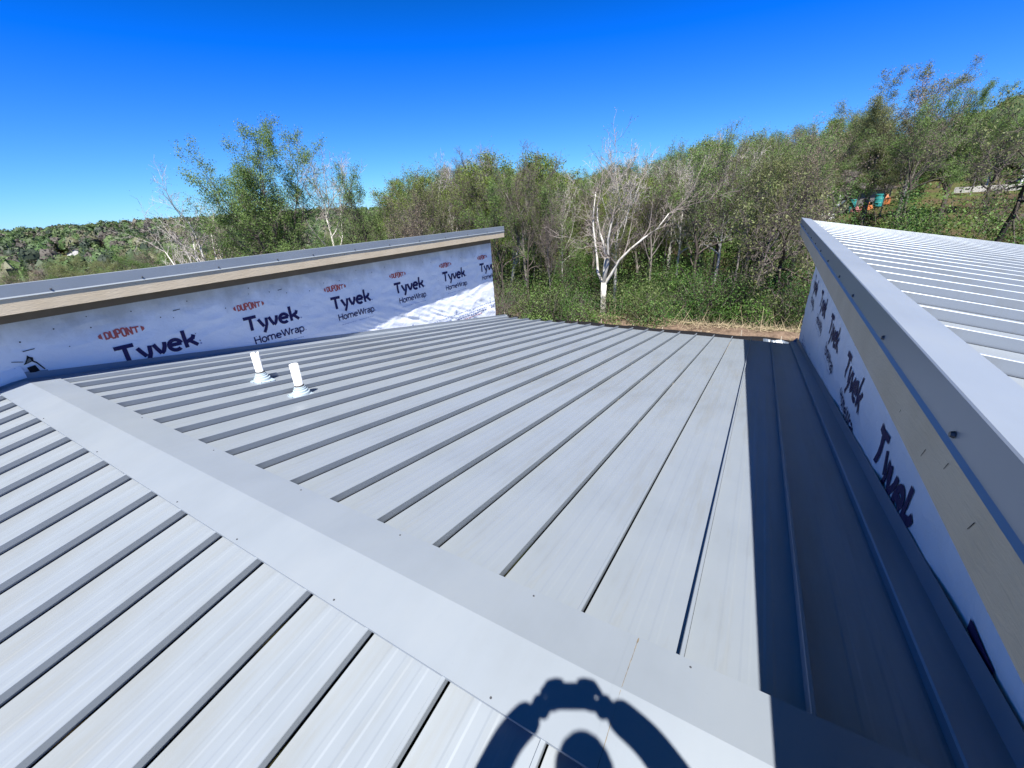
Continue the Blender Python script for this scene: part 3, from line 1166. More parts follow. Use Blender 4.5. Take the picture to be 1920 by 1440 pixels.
# ------------------------------------------------------------------ vent pipes
def vent_pipe(x, v, h, label, ragged):
    b = A(x, v, 0.0)
    t = thing('vent_pipe', label, 'pipe', b, 'plastic vent pipes through the low roof')
    r = 0.046
    g = Geo()
    top = b.z + h
    n = 28
    prof = [(r, b.z - 0.02), (r, top), (r - 0.006, top), (r - 0.006, top - 0.18), (0.0, top - 0.18)]
    g.lathe(b.x, b.y, prof, n)
    if ragged:                                   # chipped rim
        rnd = random.Random(2)
        for i, (px, py, pz) in enumerate(list(g.v)):
            if abs(pz - top) < 1e-6 and (i % n) in (3, 4, 9, 10, 11, 17, 23):
                g.v[i] = (px, py, pz - 0.012 - 0.006 * ((i % n) % 3))
    part('pipe', g, M_PVC, t, True)
    g = Geo()
    z = b.z
    g.lathe(b.x, b.y, [(0.049, z + 0.118), (0.056, z + 0.112), (0.058, z + 0.098), (0.064, z + 0.094), (0.066, z + 0.078), (0.076, z + 0.072), (0.079, z + 0.052), (0.092, z + 0.046), (0.097, z + 0.020)], 28)
    # square-ish foot flange pressed to the pan
    k = 28
    ring0 = [Vector((b.x + 0.097 * math.cos(2 * math.pi * i / k), b.y + 0.097 * math.sin(2 * math.pi * i / k), z + 0.020)) for i in range(k)]
    ring1 = []
    for i in range(k):
        c, s_ = math.cos(2 * math.pi * i / k), math.sin(2 * math.pi * i / k)
        rr = 0.118 / max(abs(c), abs(s_)) if max(abs(c), abs(s_)) > 0.82 else 0.142
        yy = b.y + rr * s_
        ring1.append(Vector((b.x + rr * c, yy, ZR - (yy - YR) * math.tan(SL) + 0.012)))
    ring2 = [p + Vector((0, 0, -0.016)) for p in ring1]
    g.strip(ring0, ring1, 0, True)
    g.strip(ring1, ring2, 0, True)
    part('rubber_boot', g, M_BOOT, t, False)
    g = Geo()
    g.lathe(b.x, b.y, [(0.0465, z + 0.136), (0.050, z + 0.128), (0.052, z + 0.112)], 24)
    part('sealant_ring', g, M_SEAL, t, True)
    g = Geo()
    for i in range(8):
        a_ = 2 * math.pi * i / 8 + 0.2
        yy = b.y + 0.128 * math.sin(a_)
        g_ = screw_geo(Vector((b.x + 0.128 * math.cos(a_), yy, ZR - (yy - YR) * math.tan(SL) + 0.0125)), nA, 0.006, 0.004)
        part('screw', g_, M_SCREW, t)
    return t


vent_pipe(-5.245, 1.63, 0.375, 'white vent pipe with a chipped rim, the one nearer the wrapped wall', True)
vent_pipe(-4.305, 1.535, 0.375, 'white vent pipe with a clean round rim, the one farther from the wrapped wall', False)

# ------------------------------------------------------------------ photographer (stands behind the camera and throws the shadow)
fw = Vector(RR[2])
rt = Vector(RR[0])
dn = Vector(RR[1])


def rf(r, f, z):
    return Vector((0.8622 * r - 0.5254 * f, 0.5065 * r + 0.8510 * f, z))


def skin_mesh(nodes, edges, sub=2):
    me = bpy.data.meshes.new('skin')
    me.from_pydata([tuple(n[0]) for n in nodes], edges, [])
    o = bpy.data.objects.new('skin', me)
    COL.objects.link(o)
    mod = o.modifiers.new('Skin', 'SKIN')
    for i, n in enumerate(nodes):
        me.skin_vertices[0].data[i].radius = (n[1], n[1] if len(n) < 3 else n[2])
    me.skin_vertices[0].data[0].use_root = True
    mod.use_smooth_shade = True
    ms = o.modifiers.new('Sub', 'SUBSURF')
    ms.levels = sub
    dg = bpy.context.evaluated_depsgraph_get()
    out = bpy.data.meshes.new_from_object(o.evaluated_get(dg))
    bpy.data.objects.remove(o)
    return out


zf = B(0, 1.3).z
BF = -0.34                                   # how far the trunk of the body stands behind the phone
nodes = [
    (rf(.06, BF, -.90), .155), (rf(.06, BF, -.68), .135), (rf(.06, BF, -.45), .155), (rf(.06, BF + .01, -.27), .12), (rf(.06, BF + .03, -.17), .062), (rf(.06, BF + .07, -.06), .085), (rf(.06, BF + .07, .06), .088), (rf(.06, BF + .06, .12), .055),
    (rf(-.13, BF, -.25), .075), (rf(-.29, BF + .17, -.36), .064), (rf(-.165, -.085, -.12), .055), (rf(-.07, -.05, -.035), .053),
    (rf(.25, BF, -.25), .075), (rf(.40, BF + .17, -.36), .064), (rf(.28, -.085, -.14), .055), (rf(.176, -.05, -.035), .053),
    (rf(-.05, BF, -.98), .10), (rf(-.06, BF + .02, -1.38), .068), (rf(-.07, BF - .03, zf + .09), .048), (rf(-.07, BF + .13, zf + .045), .045),
    (rf(.17, BF, -.98), .10), (rf(.18, BF + .02, -1.38), .068), (rf(.19, BF - .03, zf + .09), .048), (rf(.19, BF + .13, zf + .045), .045)]
edges = [(0, 1), (1, 2), (2, 3), (3, 4), (4, 5), (5, 6), (6, 7), (3, 8), (8, 9), (9, 10), (10, 11), (3, 12), (12, 13), (13, 14), (14, 15), (0, 16), (16, 17), (17, 18), (18, 19), (0, 20), (20, 21), (21, 22), (22, 23)]
body_me = skin_mesh(nodes, edges)


def hand_mesh(side):
    s = -1 if side == 'l' else 1
    ex = -.016 if s < 0 else .120               # outer end of the phone
    out = []

    def H(dx, f, z):
        return rt * (ex + s * dx) - dn * (z - 0.022) + fw * (f - 0.030)
    palm = [(H(.05, -.038, -.03), .036, .028), (H(.036, -.032, .0), .040, .024), (H(.024, -.026, .03), .032, .018)]
    out.append(skin_mesh(palm, [(0, 1), (1, 2)], 2))
    fingers = [
        [(.030, -.02, .032), (.012, .004, .056), (-.022, .010, .060), (-.046, .008, .056)],   # index over the top edge
        [(.034, -.012, .018), (.026, .014, .028), (.004, .019, .026), (-.016, .019, .022)],
        [(.038, -.010, .002), (.028, .014, .008), (.006, .020, .006), (-.012, .019, .004)],
        [(.040, -.012, -.014), (.030, .010, -.016), (.010, .017, -.020), (-.004, .016, -.024)],
        [(.034, -.034, .004), (.018, -.032, -.008), (-.006, -.024, -.014), (-.026, -.020, -.012)]]   # thumb under the screen side
    for k, ch in enumerate(fingers):
        rr = [.0095, .009, .008, .0065] if k < 4 else [.012, .0105, .0095, .0075]
        out.append(skin_mesh([(H(*p), r) for p, r in zip(ch, rr)], [(0, 1), (1, 2), (2, 3)], 1))
    return out


def join(name, metas, off):
    """metas = [(mesh, material slot)] -> one mesh"""
    V, F, MI = [], [], []
    for me, mi in metas:
        n = len(V)
        V += [tuple(v.co - off) for v in me.vertices]
        for p in me.polygons:
            F.append(tuple(n + i for i in p.vertices))
            MI.append(mi(p) if callable(mi) else mi)
    me = bpy.data.meshes.new(name)
    me.from_pydata(V, [], F)
    me.polygons.foreach_set('material_index', MI)
    me.polygons.foreach_set('use_smooth', [True] * len(F))
    return me


M_SKIN = simple('skin', (0.42, 0.26, 0.19), 0.5, 0.4, var=0.08, vscale=20)
M_SHIRT = simple('work_shirt', (0.05, 0.07, 0.11), 0.9, 0.2, var=0.15, vscale=12)
M_TROUS = simple('work_trousers', (0.10, 0.085, 0.06), 0.9, 0.2, var=0.15, vscale=12)
M_HAIR = simple('dark_hair', (0.03, 0.022, 0.016), 0.8, 0.3)
pb = rf(.06, BF, 0)
base = Vector((pb.x, pb.y, zf))


def body_slot(p):
    z = p.center.z
    if z > -0.17 and (p.center.xy - rf(.06, BF + .05, 0).xy).length < 0.16:
        return 0
    return 1 if z > -0.86 else 2


metas = [(body_me, body_slot)]
for sd in 'lr':
    metas += [(m_, 0) for m_ in hand_mesh(sd)]
me = join('person', metas, base)
for mt in (M_SKIN, M_SHIRT, M_TROUS):
    me.materials.append(mt)
person = link('person', me, None, base)
tag(person, 'person in dark work clothes on the near roof slope holding up a phone', 'person')
hc = skin_mesh([(rf(.06, BF + .055, .03), .10), (rf(.06, BF + .055, .085), .094), (rf(.06, BF + .05, .125), .05)], [(0, 1), (1, 2)], 2)
g = Geo()
for p in hc.polygons:
    c = p.center
    if c.z > 0.055 or (c - rf(.06, BF + .06, c.z)).dot(rf(0, 1, 0)) < 0.01:
        g.poly([hc.vertices[i].co for i in p.vertices])
hair = link('hair', g.mesh('hair', M_HAIR, base, True), person)

hd = skin_mesh([(rf(.06, BF + .075, -.12), .098), (rf(.06, BF + .085, .0), .105), (rf(.06, BF + .085, .08), .082), (rf(.055, BF + .085, .14), .042), (rf(.055, BF + .085, .185), .012)], [(0, 1), (1, 2), (2, 3), (3, 4)], 2)
g = Geo()
for p in hd.polygons:
    c = p.center
    if (c - rf(.06, BF + .10, c.z)).dot(rf(0, 1, 0)) < 0.045 or c.z > 0.12:
        g.poly([hd.vertices[i].co for i in p.vertices])
link('hood', g.mesh('hood', M_SHIRT, base, True), person)

# phone, lens just behind the camera point
pc = rt * 0.052 + dn * 0.022 - fw * 0.014
g = Geo()
oc = []
for k in range(32):                          # rounded outline
    a_ = 2 * math.pi * k / 32
    cx, cy = 0.069 * (1 if math.cos(a_) >= 0 else -1), 0.030 * (1 if math.sin(a_) >= 0 else -1)
    oc.append((cx + 0.014 * math.cos(a_), cy + 0.014 * math.sin(a_)))
f0 = [pc + rt * x + dn * y + fw * 0.004 for x, y in oc]
f1 = [pc + rt * x + dn * y - fw * 0.004 for x, y in oc]
g.prism(f0, f1)
phone = link('phone', g.mesh('phone', simple('phone_glass', (0.02, 0.02, 0.022), 0.2, 0.5), pc), None, pc)
tag(phone, 'black phone held level in both hands of the standing person', 'phone')
g = Geo()
for ox, oy in ((0.0, 0.012), (-0.006, 0.036)):
    c = rt * ox + dn * oy - fw * 0.0095
    ring0 = [c + rt * (0.008 * math.cos(t * math.pi / 8)) + dn * (0.008 * math.sin(t * math.pi / 8)) for t in range(16)]
    ring1 = [p + fw * 0.0015 for p in ring0]
    g.strip(ring0, ring1, 0, True)
    g.poly(ring1)
link('camera_lens', g.mesh('camera_lens', simple('lens_rim', (0.05, 0.05, 0.05), 0.3), pc), phone)

# ------------------------------------------------------------------ silt fence and loose ground litter
random.seed(21)
fence = thing('silt_fence', 'low black fabric silt fence with short wooden stakes behind the eave', 'fence', (-4, 19.6, -6.2))
g = Geo()
P0, P1, P2 = [], [], []
for i in range(120):
    x = -16 + 18.6 * i / 119
    y = 19.6 + 0.12 * noise.noise(Vector((x * 0.7, 1, 0)))
    z = -5.47 + 0.05 * noise.noise(Vector((x * 0.9, 5, 0))) - 0.05 * abs(math.sin(x * 1.3))
    P0.append(Vector((x, y - 0.05, -6.25)))
    P1.append(Vector((x, y + 0.03 * noise.noise(Vector((x * 2.5, 8, 0))), (z - 6.2) / 2)))
    P2.append(Vector((x, y, z)))
g.strip(P0, P1)
g.strip(P1, P2)
g.strip(P2, [p + Vector((0, 0.006, 0)) for p in P2])
g.strip([p + Vector((0, 0.006, 0)) for p in P2], [p + Vector((0, 0.006, 0)) for p in P0])
part('fabric', g, simple('black_fabric', (0.014, 0.014, 0.016), 0.6, 0.4), fence, True)
M_STAKE = simple('stake_wood', (0.42, 0.36, 0.27), 0.8, 0.2, var=0.3, vscale=20)
x = -15.5
while x < 2.4:
    lean = random.uniform(-0.05, 0.05)
    g = Geo()
    zt = -5.47 + random.uniform(0.0, 0.2)
    a0 = [Vector((x + dx, 19.66 + dy, -6.3)) for dx, dy in ((-.018, -.018), (.018, -.018), (.018, .018), (-.018, .018))]
    a1 = [Vector((p.x + lean, p.y, zt)) for p in a0]
    g.prism(a0, a1)
    part('stake', g, M_STAKE, fence)
    x += random.uniform(1.2, 1.7)
g = Geo()
pts0 = [Vector((0.35 + 0.9 * t, 19.46 - 0.05 * math.sin(t * 7), -5.50 - 0.03 * t + 0.02 * math.sin(t * 11))) for t in [i / 10 for i in range(11)]]
pts1 = [p + Vector((0.03, -0.10, -0.14 + 0.03 * math.sin(p.x * 9))) for p in pts0]
g.strip(pts0, pts1)
pl = link('plastic_sheet', g.mesh('plastic_sheet', simple('clear_film', (0.10, 0.125, 0.155), 0.35, 0.5, bmp=0.5, bscale=12), (0.8, 19.4, -5.8)), None, (0.8, 19.4, -5.8))
tag(pl, 'crumpled strip of pale plastic film caught on the black silt fence', 'plastic film')

# straw, dead stalks and sticks
Q, MI = [], []
rnd = np.random.RandomState(5)


def stalk(p, d, L, w):
    d = d / np.linalg.norm(d)
    s = np.cross(d, rnd.normal(size=3))
    s = s / (np.linalg.norm(s) + 1e-9) * w
    q = p + d * L
    Q.append([p - s, p + s, q + s * 0.4, q - s * 0.4])


for k in range(6500):
    x = rnd.uniform(-17, 3.2)
    t = rnd.beta(3, 2)
    y = 18.2 + 6.3 * t
    z = gz(x, y) + 0.1 + 0.35 * math.exp(-((t - 0.55) / 0.2) ** 2)
    d = rnd.normal(size=3)
    d[2] = abs(d[2]) * 0.35
    L = rnd.uniform(0.15, 0.55)
    if rnd.rand() < 0.10 and y > 21:
        d[2] = abs(d[2]) + 1.0
        L = rnd.uniform(0.4, 1.2)
    stalk(np.array([x, y, z]), d, L, rnd.uniform(0.004, 0.011))
me = quads_mesh('straw', Q, [M_STRAW])
tag(link('straw', me), 'dry straw and bent dead stalks lying on the bare earth', kind='stuff')
Q = []

# ------------------------------------------------------------------ trees
def gen_tree(seed, H, trunk_frac, r0, spread, up, limbs, kind, lean=(0, 0), forks=1, leaf=0, leaf_size=0.12, twigden=1.0, droop=0.0, low=0.35, wig=0.2):
    """returns trunk mesh and crown mesh; local origin at the base of the trunk"""
    rn = random.Random(seed)
    T, C = Geo(), Geo()
    tips = []

    def rv():
        return Vector((rn.gauss(0, 1), rn.gauss(0, 1), rn.gauss(0, 1)))

    def path(p, d, L, n, wander, trop):
        pts = [p]
        for i in range(n):
            d = (d + rv() * wander + Vector((0, 0, trop))).normalized()
            p = p + d * (L / n)
            pts.append(p)
        return pts, d

    def perp(d):
        a = d.orthogonal().normalized()
        return (Matrix.Rotation(rn.uniform(0, 2 * math.pi), 3, d) @ a)

    def grow(p, d, L, r, lvl):
        n = (7, 6, 4, 3, 2)[lvl]
        sides = (9, 6, 4, 3, 3)[lvl]
        pts, dl = path(p, d, L, n, (wig * .55, wig, wig * 1.25, wig * 1.5, wig * 1.5)[lvl], (0.03, up, up * 0.9, up * 0.6 - droop, up * .4 - droop)[lvl])
        rmin = (0.02, 0.016, 0.012, 0.0095, 0.0075)[lvl]
        rad_ = [max(rmin * (1 - 0.35 * i / n), r * (1 - 0.72 * i / n)) for i in range(n + 1)]
        (T if lvl <= 1 else C).tube(pts, rad_, sides, 0, lvl <= 1)
        if lvl >= 3:
            tips.append((pts[-1], dl))
            tips.append((pts[len(pts) // 2], dl))
        if lvl == 4:
            return
        nch = (limbs, 7, 6, 4)[lvl]
        nch = max(2, int(nch * (twigden if lvl >= 1 else 1) + rn.random()))
        t0 = (low, 0.25, 0.2, 0.15)[lvl]
        for k in range(nch):
            t = t0 + (1 - t0) * ((k + rn.random() * .8) / nch)
            x = t * n
            i = min(n - 1, int(x))
            q = pts[i].lerp(pts[i + 1], x - i)
            dd = (pts[i + 1] - pts[i]).normalized()
            ang = rad(rn.uniform(28, 58)) * (spread if lvl == 0 else 1.0)
            nd = (dd * math.cos(ang) + perp(dd) * math.sin(ang)).normalized()
            rr = rad_[i] * rn.uniform(0.45, 0.68)
            if lvl == 0:
                LL = H * rn.uniform(0.34, 0.52) * (1.15 - 0.55 * t)
            else:
                LL = L * rn.uniform(0.34, 0.58) * (1.1 - 0.45 * t)
            grow(q, nd, LL, max(0.0045, rr), lvl + 1)
        if lvl <= 2:                        # terminal forks
            for k in range(2):
                nd = (dl + perp(dl) * rn.uniform(0.25, 0.55)).normalized()
                grow(pts[-1], nd, L * 0.5 if lvl else H * 0.28, rad_[-1] * 0.8, lvl + 1)

    d0 = Vector((lean[0], lean[1], 1)).normalized()
    if forks == 1:
        # root flare
        T.tube([Vector((0, 0, -0.6)), Vector((0, 0, 0.02)), d0 * 0.35], [r0 * 1.7, r0 * 1.35, r0 * 1.02], 9, 0, False)
        grow(d0 * 0.33, d0, H * trunk_frac, r0, 0)
    else:
        h = H * trunk_frac
        T.tube([Vector((0, 0, -0.6)), Vector((0, 0, 0.02)), d0 * 0.35, d0 * (h * 0.55) + rv() * 0.03, d0 * h], [r0 * 1.7, r0 * 1.35, r0, r0 * 0.92, r0 * 0.95], 10, 0, True)
        a0 = rn.uniform(0, 6.28)
        for k in range(forks):
            a = a0 + 2 * math.pi * k / forks + rn.uniform(-.35, .35)
            sp = spread * rn.uniform(0.30, 0.62)
            dd = Vector((math.cos(a) * sp + lean[0], math.sin(a) * sp + lean[1], 1)).normalized()
            grow(d0 * (h * rn.uniform(0.9, 1.0)), dd, H * rn.uniform(0.42, 0.58), r0 * rn.uniform(0.5, 0.68), 1)
    trunk_me = T.mesh('trunk', kind[0], smooth=True)
    # crown: fine branches plus leaf clumps
    nb = len(C.f)
    V = np.array(C.v, dtype=np.float32).reshape(-1, 3)
    quads, midx = [], []
    F = C.f
    arr = np.array([[f[0], f[1], f[2], f[3]] if len(f) == 4 else [f[0], f[1], f[2], f[2]] for f in F], dtype=np.int64)
    bq = V[arr]
    lq = None
    if leaf > 0 and tips:
        rs = np.random.RandomState(seed)
        TP = np.array([tuple(t[0]) for t in tips], dtype=np.float32)
        # uneven leafing: some boughs carry more
        wgt = np.array([(0.25 + max(0, 0.5 + 1.3 * noise.noise(Vector(t) * 0.55))) * (0.15 + min(1.0, max(0.0, t[2] / (0.62 * H))) ** 1.6) for t in TP.tolist()])
        zb = np.clip((TP[:, 2] / max(0.1, TP[:, 2].max()) * 9).astype(int), 0, 9)
        dens = np.bincount(zb, minlength=10).astype(float) + 0.02 * len(TP)
        wgt = wgt / dens[zb] ** 0.75
        wgt /= wgt.sum()
        idx = rs.choice(len(TP), size=leaf, p=wgt)
        c = TP[idx] + rs.normal(scale=0.16, size=(leaf, 3)).astype(np.float32)
        lq = leaf_quads(rs, c, leaf_size)
    if lq is not None:
        allq = np.concatenate([bq, lq])
        midx = np.concatenate([np.zeros(len(bq), np.int32), np.ones(len(lq), np.int32)])
    else:
        allq, midx = bq, np.zeros(len(bq), np.int32)
    crown_me = quads_mesh('crown', allq, [kind[1], kind[2] or kind[1]], midx)
    zs = V[:, 2]
    top = float(np.percentile(zs, 99.8)) if len(zs) else H
    return trunk_me, crown_me, top


def leaf_quads(rs, c, size, face=None, loose=1.0):
    """leaf-shaped quads at the points c; face gives the way they tend to look"""
    n = len(c)
    nrm = rs.normal(size=(n, 3)) * loose
    if face is not None:
        nrm = nrm + face
    else:
        nrm = nrm + np.array([0, 0, 0.55])
    nrm /= (np.linalg.norm(nrm, axis=1, keepdims=True) + 1e-9)
    a = np.cross(nrm, rs.normal(size=(n, 3)))
    a /= (np.linalg.norm(a, axis=1, keepdims=True) + 1e-9)
    b = np.cross(a, nrm)
    s = (size * rs.uniform(0.55, 1.25, size=(n, 1))).astype(np.float32)
    a = a * s * 0.62
    b = b * s * 0.36
    return np.stack([c - a, c - b * 1.0 + a * 0.1, c + a, c + b + a * 0.1], axis=1).astype(np.float32)


K_SYC = (M_SYC, M_SYCTW, M_LEAF_R)
K_WHITE = (M_SYC, bark('white_twig', [(0.3, (0.26, 0.22, 0.19)), (0.7, (0.50, 0.46, 0.42))], 6), M_LEAF_R)
K_GREEN = (M_BARK, M_TWIG, M_LEAF_G)
K_MID = (M_BARK, M_TWIG, M_LEAF_D)
K_YEL = (M_GBARK, M_TWIG, M_LEAF_Y)
K_OLV = (M_GBARK, M_TWIG, M_LEAF_O)
K_BARE = (M_GBARK, M_TWIG, M_LEAF_R)
K_DARK = (M_BARK, M_TWIG, M_LEAF_O)

PROTO = {
    # name: (trunk, crown, natural height)
    'syc_main': gen_tree(204, 9.6, 0.24, 0.19, 0.95, 0.12, 5, K_SYC, forks=4, leaf=1200, leaf_size=0.05, twigden=0.78, wig=0.17),
    'syc_tall': gen_tree(204, 10, 0.62, 0.16, 0.95, 0.13, 7, K_WHITE, leaf=1500, leaf_size=0.05, twigden=0.85, low=0.45),
    'syc_lean': gen_tree(203, 10, 0.42, 0.24, 1.1, 0.09, 6, K_WHITE, lean=(-.38, 0.1), forks=3, leaf=1500, leaf_size=0.05, twigden=1.1),
    'bare_tall': gen_tree(201, 10, 0.66, 0.15, 0.85, 0.15, 9, K_BARE, leaf=2600, leaf_size=0.05, twigden=0.95, low=0.4),
    'bare_bush': gen_tree(213, 9, 0.30, 0.12, 0.95, 0.13, 6, K_BARE, forks=4, leaf=8000, leaf_size=0.06, twigden=1.05),
    'green_big': gen_tree(206, 12, 0.20, 0.26, 1.05, 0.085, 8, K_GREEN, forks=6, leaf=75000, leaf_size=0.075, twigden=1.15),
    'green_tall': gen_tree(208, 10, 0.60, 0.17, 1.15, 0.06, 9, K_GREEN, leaf=15000, leaf_size=0.08, twigden=0.8),
    'mid_tall': gen_tree(208, 10, 0.60, 0.17, 1.2, 0.05, 10, K_MID, leaf=17000, leaf_size=0.085, twigden=0.8, low=0.25),
    'yellow': gen_tree(209, 10, 0.55, 0.15, 1.2, 0.05, 11, K_YEL, leaf=40000, leaf_size=0.09, twigden=0.75, low=0.25),
    'olive': gen_tree(203, 10, 0.36, 0.15, 1.15, 0.08, 7, K_OLV, forks=4, leaf=30000, leaf_size=0.07, twigden=1.05),
    'olive_tall': gen_tree(111, 10, 0.6, 0.16, 1.0, 0.1, 9, K_OLV, leaf=5000, leaf_size=0.08, twigden=0.75, low=0.4),
    'wood_tall': gen_tree(208, 11, 0.74, 0.15, 0.95, 0.09, 9, (M_GBARK, M_TWIG, M_LEAF_G), leaf=7500, leaf_size=0.075, twigden=0.72, low=0.5, wig=0.16),
    'wood_dark': gen_tree(212, 11, 0.70, 0.17, 1.05, 0.08, 8, (M_BARK, M_TWIG, M_LEAF_Y), leaf=7000, leaf_size=0.075, twigden=0.75, low=0.45, wig=0.2),
    'crown_big': gen_tree(213, 12, 0.24, 0.24, 1.1, 0.08, 8, K_OLV, forks=6, leaf=60000, leaf_size=0.075, twigden=1.1),
    'syc_open': gen_tree(205, 10, 0.34, 0.2, 0.95, 0.11, 5, K_WHITE, lean=(-.17, .04), forks=4, leaf=1200, leaf_size=0.05, twigden=0.92),
    'dark_crook': gen_tree(112, 9, 0.5, 0.14, 1.3, 0.06, 7, K_DARK, lean=(.12, 0.1), leaf=2500, leaf_size=0.09, twigden=0.75, wig=0.34, low=0.4),
    'pole': gen_tree(113, 9, 0.75, 0.09, 0.9, 0.1, 7, K_MID, leaf=1800, leaf_size=0.11, twigden=0.6, low=0.45),
}
TREES = []


def plant(proto, az, r, top_el=None, height=None, label=None, group=None, width=1.0, rot=None, name='tree', zoff=0.0):
    """az/r = bearing and ground distance from the standing point; the height is given or follows from the elevation of the top"""
    a = rad(az)
    x, y = r * math.sin(a), r * math.cos(a)
    z = gz(x, y) + zoff
    if height is None:
        height = r * math.tan(rad(top_el)) - z
    tm, cm, nat = PROTO[proto]
    s = height / nat
    t = thing(name, label, 'tree', (x, y, z), group)
    t.rotation_euler = (0, 0, rot if rot is not None else random.uniform(0, 6.28))
    t.scale = (s * width, s * width, s)
    link('trunk', tm, t)
    link('crown', cm, t)
    TREES.append((x, y))
    return t


random.seed(77)
AZ = lambda d: rad(-d)
# --- trees one can point to
plant('syc_open', -65.6, 42, 5.6, label='leaning white barked bare tree at the far left, above the end of the left roof', rot=rad(66), width=1.0)
plant('syc_main', -64.4, 46, 4.6, label='upright forked white bare tree just behind the leaning white tree at far left', rot=1.0)
plant('green_big', -58.0, 40, 9.3, label='widest leafing green tree with dark spreading limbs behind the left roof', rot=2.2, width=0.92)
plant('mid_tall', -61.2, 45, 4.2, label='small green tree with thin crown tucked left of the widest leafing tree', width=0.8)
plant('syc_tall', -53.0, 47, 8.0, label='tall bare white tree standing directly right of the widest leafing green tree', rot=2.5, width=0.85)
plant('green_tall', -49.6, 42, 5.3, label='rounded green tree standing alone right of the tall bare white tree', rot=0.4, width=0.85)
plant('syc_main', -41.8, 40, 4.9, label='leftmost bare white tree of the group above the far end of the left roof', rot=1.1, width=0.9)
plant('syc_tall', -38.4, 43, 6.4, label='bare pale tree with an upright crown, second of the group above the left roof', rot=3.0)
plant('bare_tall', -36.0, 39, 6.9, label='bare greyish tree in the middle of the group above the left roof', rot=4.0)
plant('syc_tall', -33.4, 41, 7.3, label='tallest bare pale tree of the group above the end of the left roof', rot=0.2, width=1.05)
plant('bare_tall', -28.8, 27.5, 7.2, label='tall narrow brown bare tree beside the corner of the left wall', rot=2.0, width=0.95)
plant('syc_lean', -31.6, 29, 2.0, label='thin white trunk leaning past the end of the left roof', rot=rad(200), width=0.6)
plant('syc_main', -18.6, 24.2, 9.0, label='big forked white sycamore standing right behind the eave', rot=0.6, width=0.98)
plant('syc_tall', -17.1, 26.5, 7.0, label='straight white trunk close behind the big forked sycamore', rot=0.9, width=0.75)
plant('yellow', -6.6, 54, 5.5, label='dense yellow green round crowned tree on the skyline right of the sycamores', rot=0.3, width=1.35)
plant('bare_tall', -2.6, 46, 5.5, label='grey budding tree on the skyline right of the yellow green crown', rot=5.0, width=1.2)
plant('bare_bush', 0.9, 44, 6.2, label='grey twiggy tree on the skyline left of the tallest brown crown', rot=1.0, width=1.1)
plant('olive_tall', -0.9, 26.5, 3.2, label='straight dark trunked tree standing just left of the right wall corner', rot=1.0, width=0.9)
plant('dark_crook', 0.7, 27.5, 1.8, label='leaning grey trunk next to the straight dark trunk by the right wall', rot=2.8, width=0.9)
plant('pole', 1.55, 27.0, -3.0, label='thin leaning sapling nearest the corner of the right wall', rot=1.0, width=0.8)
plant('crown_big', 7.6, 46, 9.0, label='tallest tree with a brown budding top above the right roof', rot=0.5, width=0.95)
plant('bare_bush', 10.2, 45, 8.5, label='brown twiggy tree merging with the tallest crown on its right', rot=3.2, width=1.15)
plant('green_big', 13.2, 48, 7.3, label='deep green leafy tree right of the tallest brown crown', rot=0.8, width=0.9)
plant('olive', 3.0, 50, 6.4, label='olive tree on the left shoulder of the tallest brown crown', rot=2.0, width=1.0)
plant('dark_crook', 17.5, 33, 6.0, label='crooked dark trunked tree at the far right edge above the right roof', rot=2.4, width=0.8)
plant('green_tall', 15.9, 49, 5.2, label='bright green tree behind the crooked dark tree at far right', rot=2.4, width=1.3)

plant('dark_crook', 7.0, 50, 3.4, label='dark crooked tree whose limbs cross in front of the slim teal barrel', rot=1.2, width=0.9)
plant('bare_bush', 8.9, 51, 3.0, label='twiggy bare tree in front of the wide teal barrel', rot=2.2, width=0.8)

# --- the rest of the wood
SKY = [(-75, -0.5), (-60, 1.2), (-52, 1.8), (-47, 2.2), (-44, 4.6), (-38, 6.0), (-32, 6.2), (-28, 5.4), (-24, 3.3), (-20, 4.2), (-16, 5.0), (-11, 5.6), (-7, 6.1), (-2, 6.4), (2, 6.9), (6, 7.4), (12, 7.2), (16, 5.0), (22, 4.6), (30, 4)]


def skyline(a):
    for (a0, e0), (a1, e1) in zip(SKY, SKY[1:]):
        if a <= a1:
            return e0 + (e1 - e0) * max(0, (a - a0)) / (a1 - a0)
    return 4


KINDLAB = {
    'syc_tall': 'pale barked bare tree', 'bare_tall': 'slim brown bare tree', 'bare_bush': 'twiggy grey tree', 'green_tall': 'fresh green leafing tree',
    'green_big': 'wide many stemmed green tree', 'mid_tall': 'deep green leafy tree', 'olive': 'spreading olive tree', 'olive_tall': 'slim olive tree', 'yellow': 'yellow green leafy tree',
    'wood_tall': 'tall grey trunked green tree', 'wood_dark': 'tall dark trunked green tree', 'pole': 'thin green sapling', 'dark_crook': 'crooked dark tree'}
ZONES = [(-74, 'over the valley at far left'), (-66, 'left of the leaning white tree'), (-56, 'beyond the widest green tree'), (-44, 'above the left roof'), (-33, 'behind the left roof end'), (-26, 'beside the left wall corner'), (-20.5, 'left of the big forked sycamore'),
         (-15.5, 'behind the big forked sycamore'), (-10, 'just right of the two white trunks'), (-4, 'between sycamore and right wall'),
         (2.5, 'above the right wall corner'), (7, 'near the grey house'), (12, 'above the right roof'), (40, 'toward the far right edge')]
DEPTHS = [(29, 'front row'), (40, 'near'), (60, 'mid wood'), (120, 'far'), (300, 'remote')]
ORD = ['leftmost', 'second from left', 'third from left', 'fourth from left', 'fifth from left', 'sixth from left', 'seventh from left', 'eighth from left']
WOOD = []


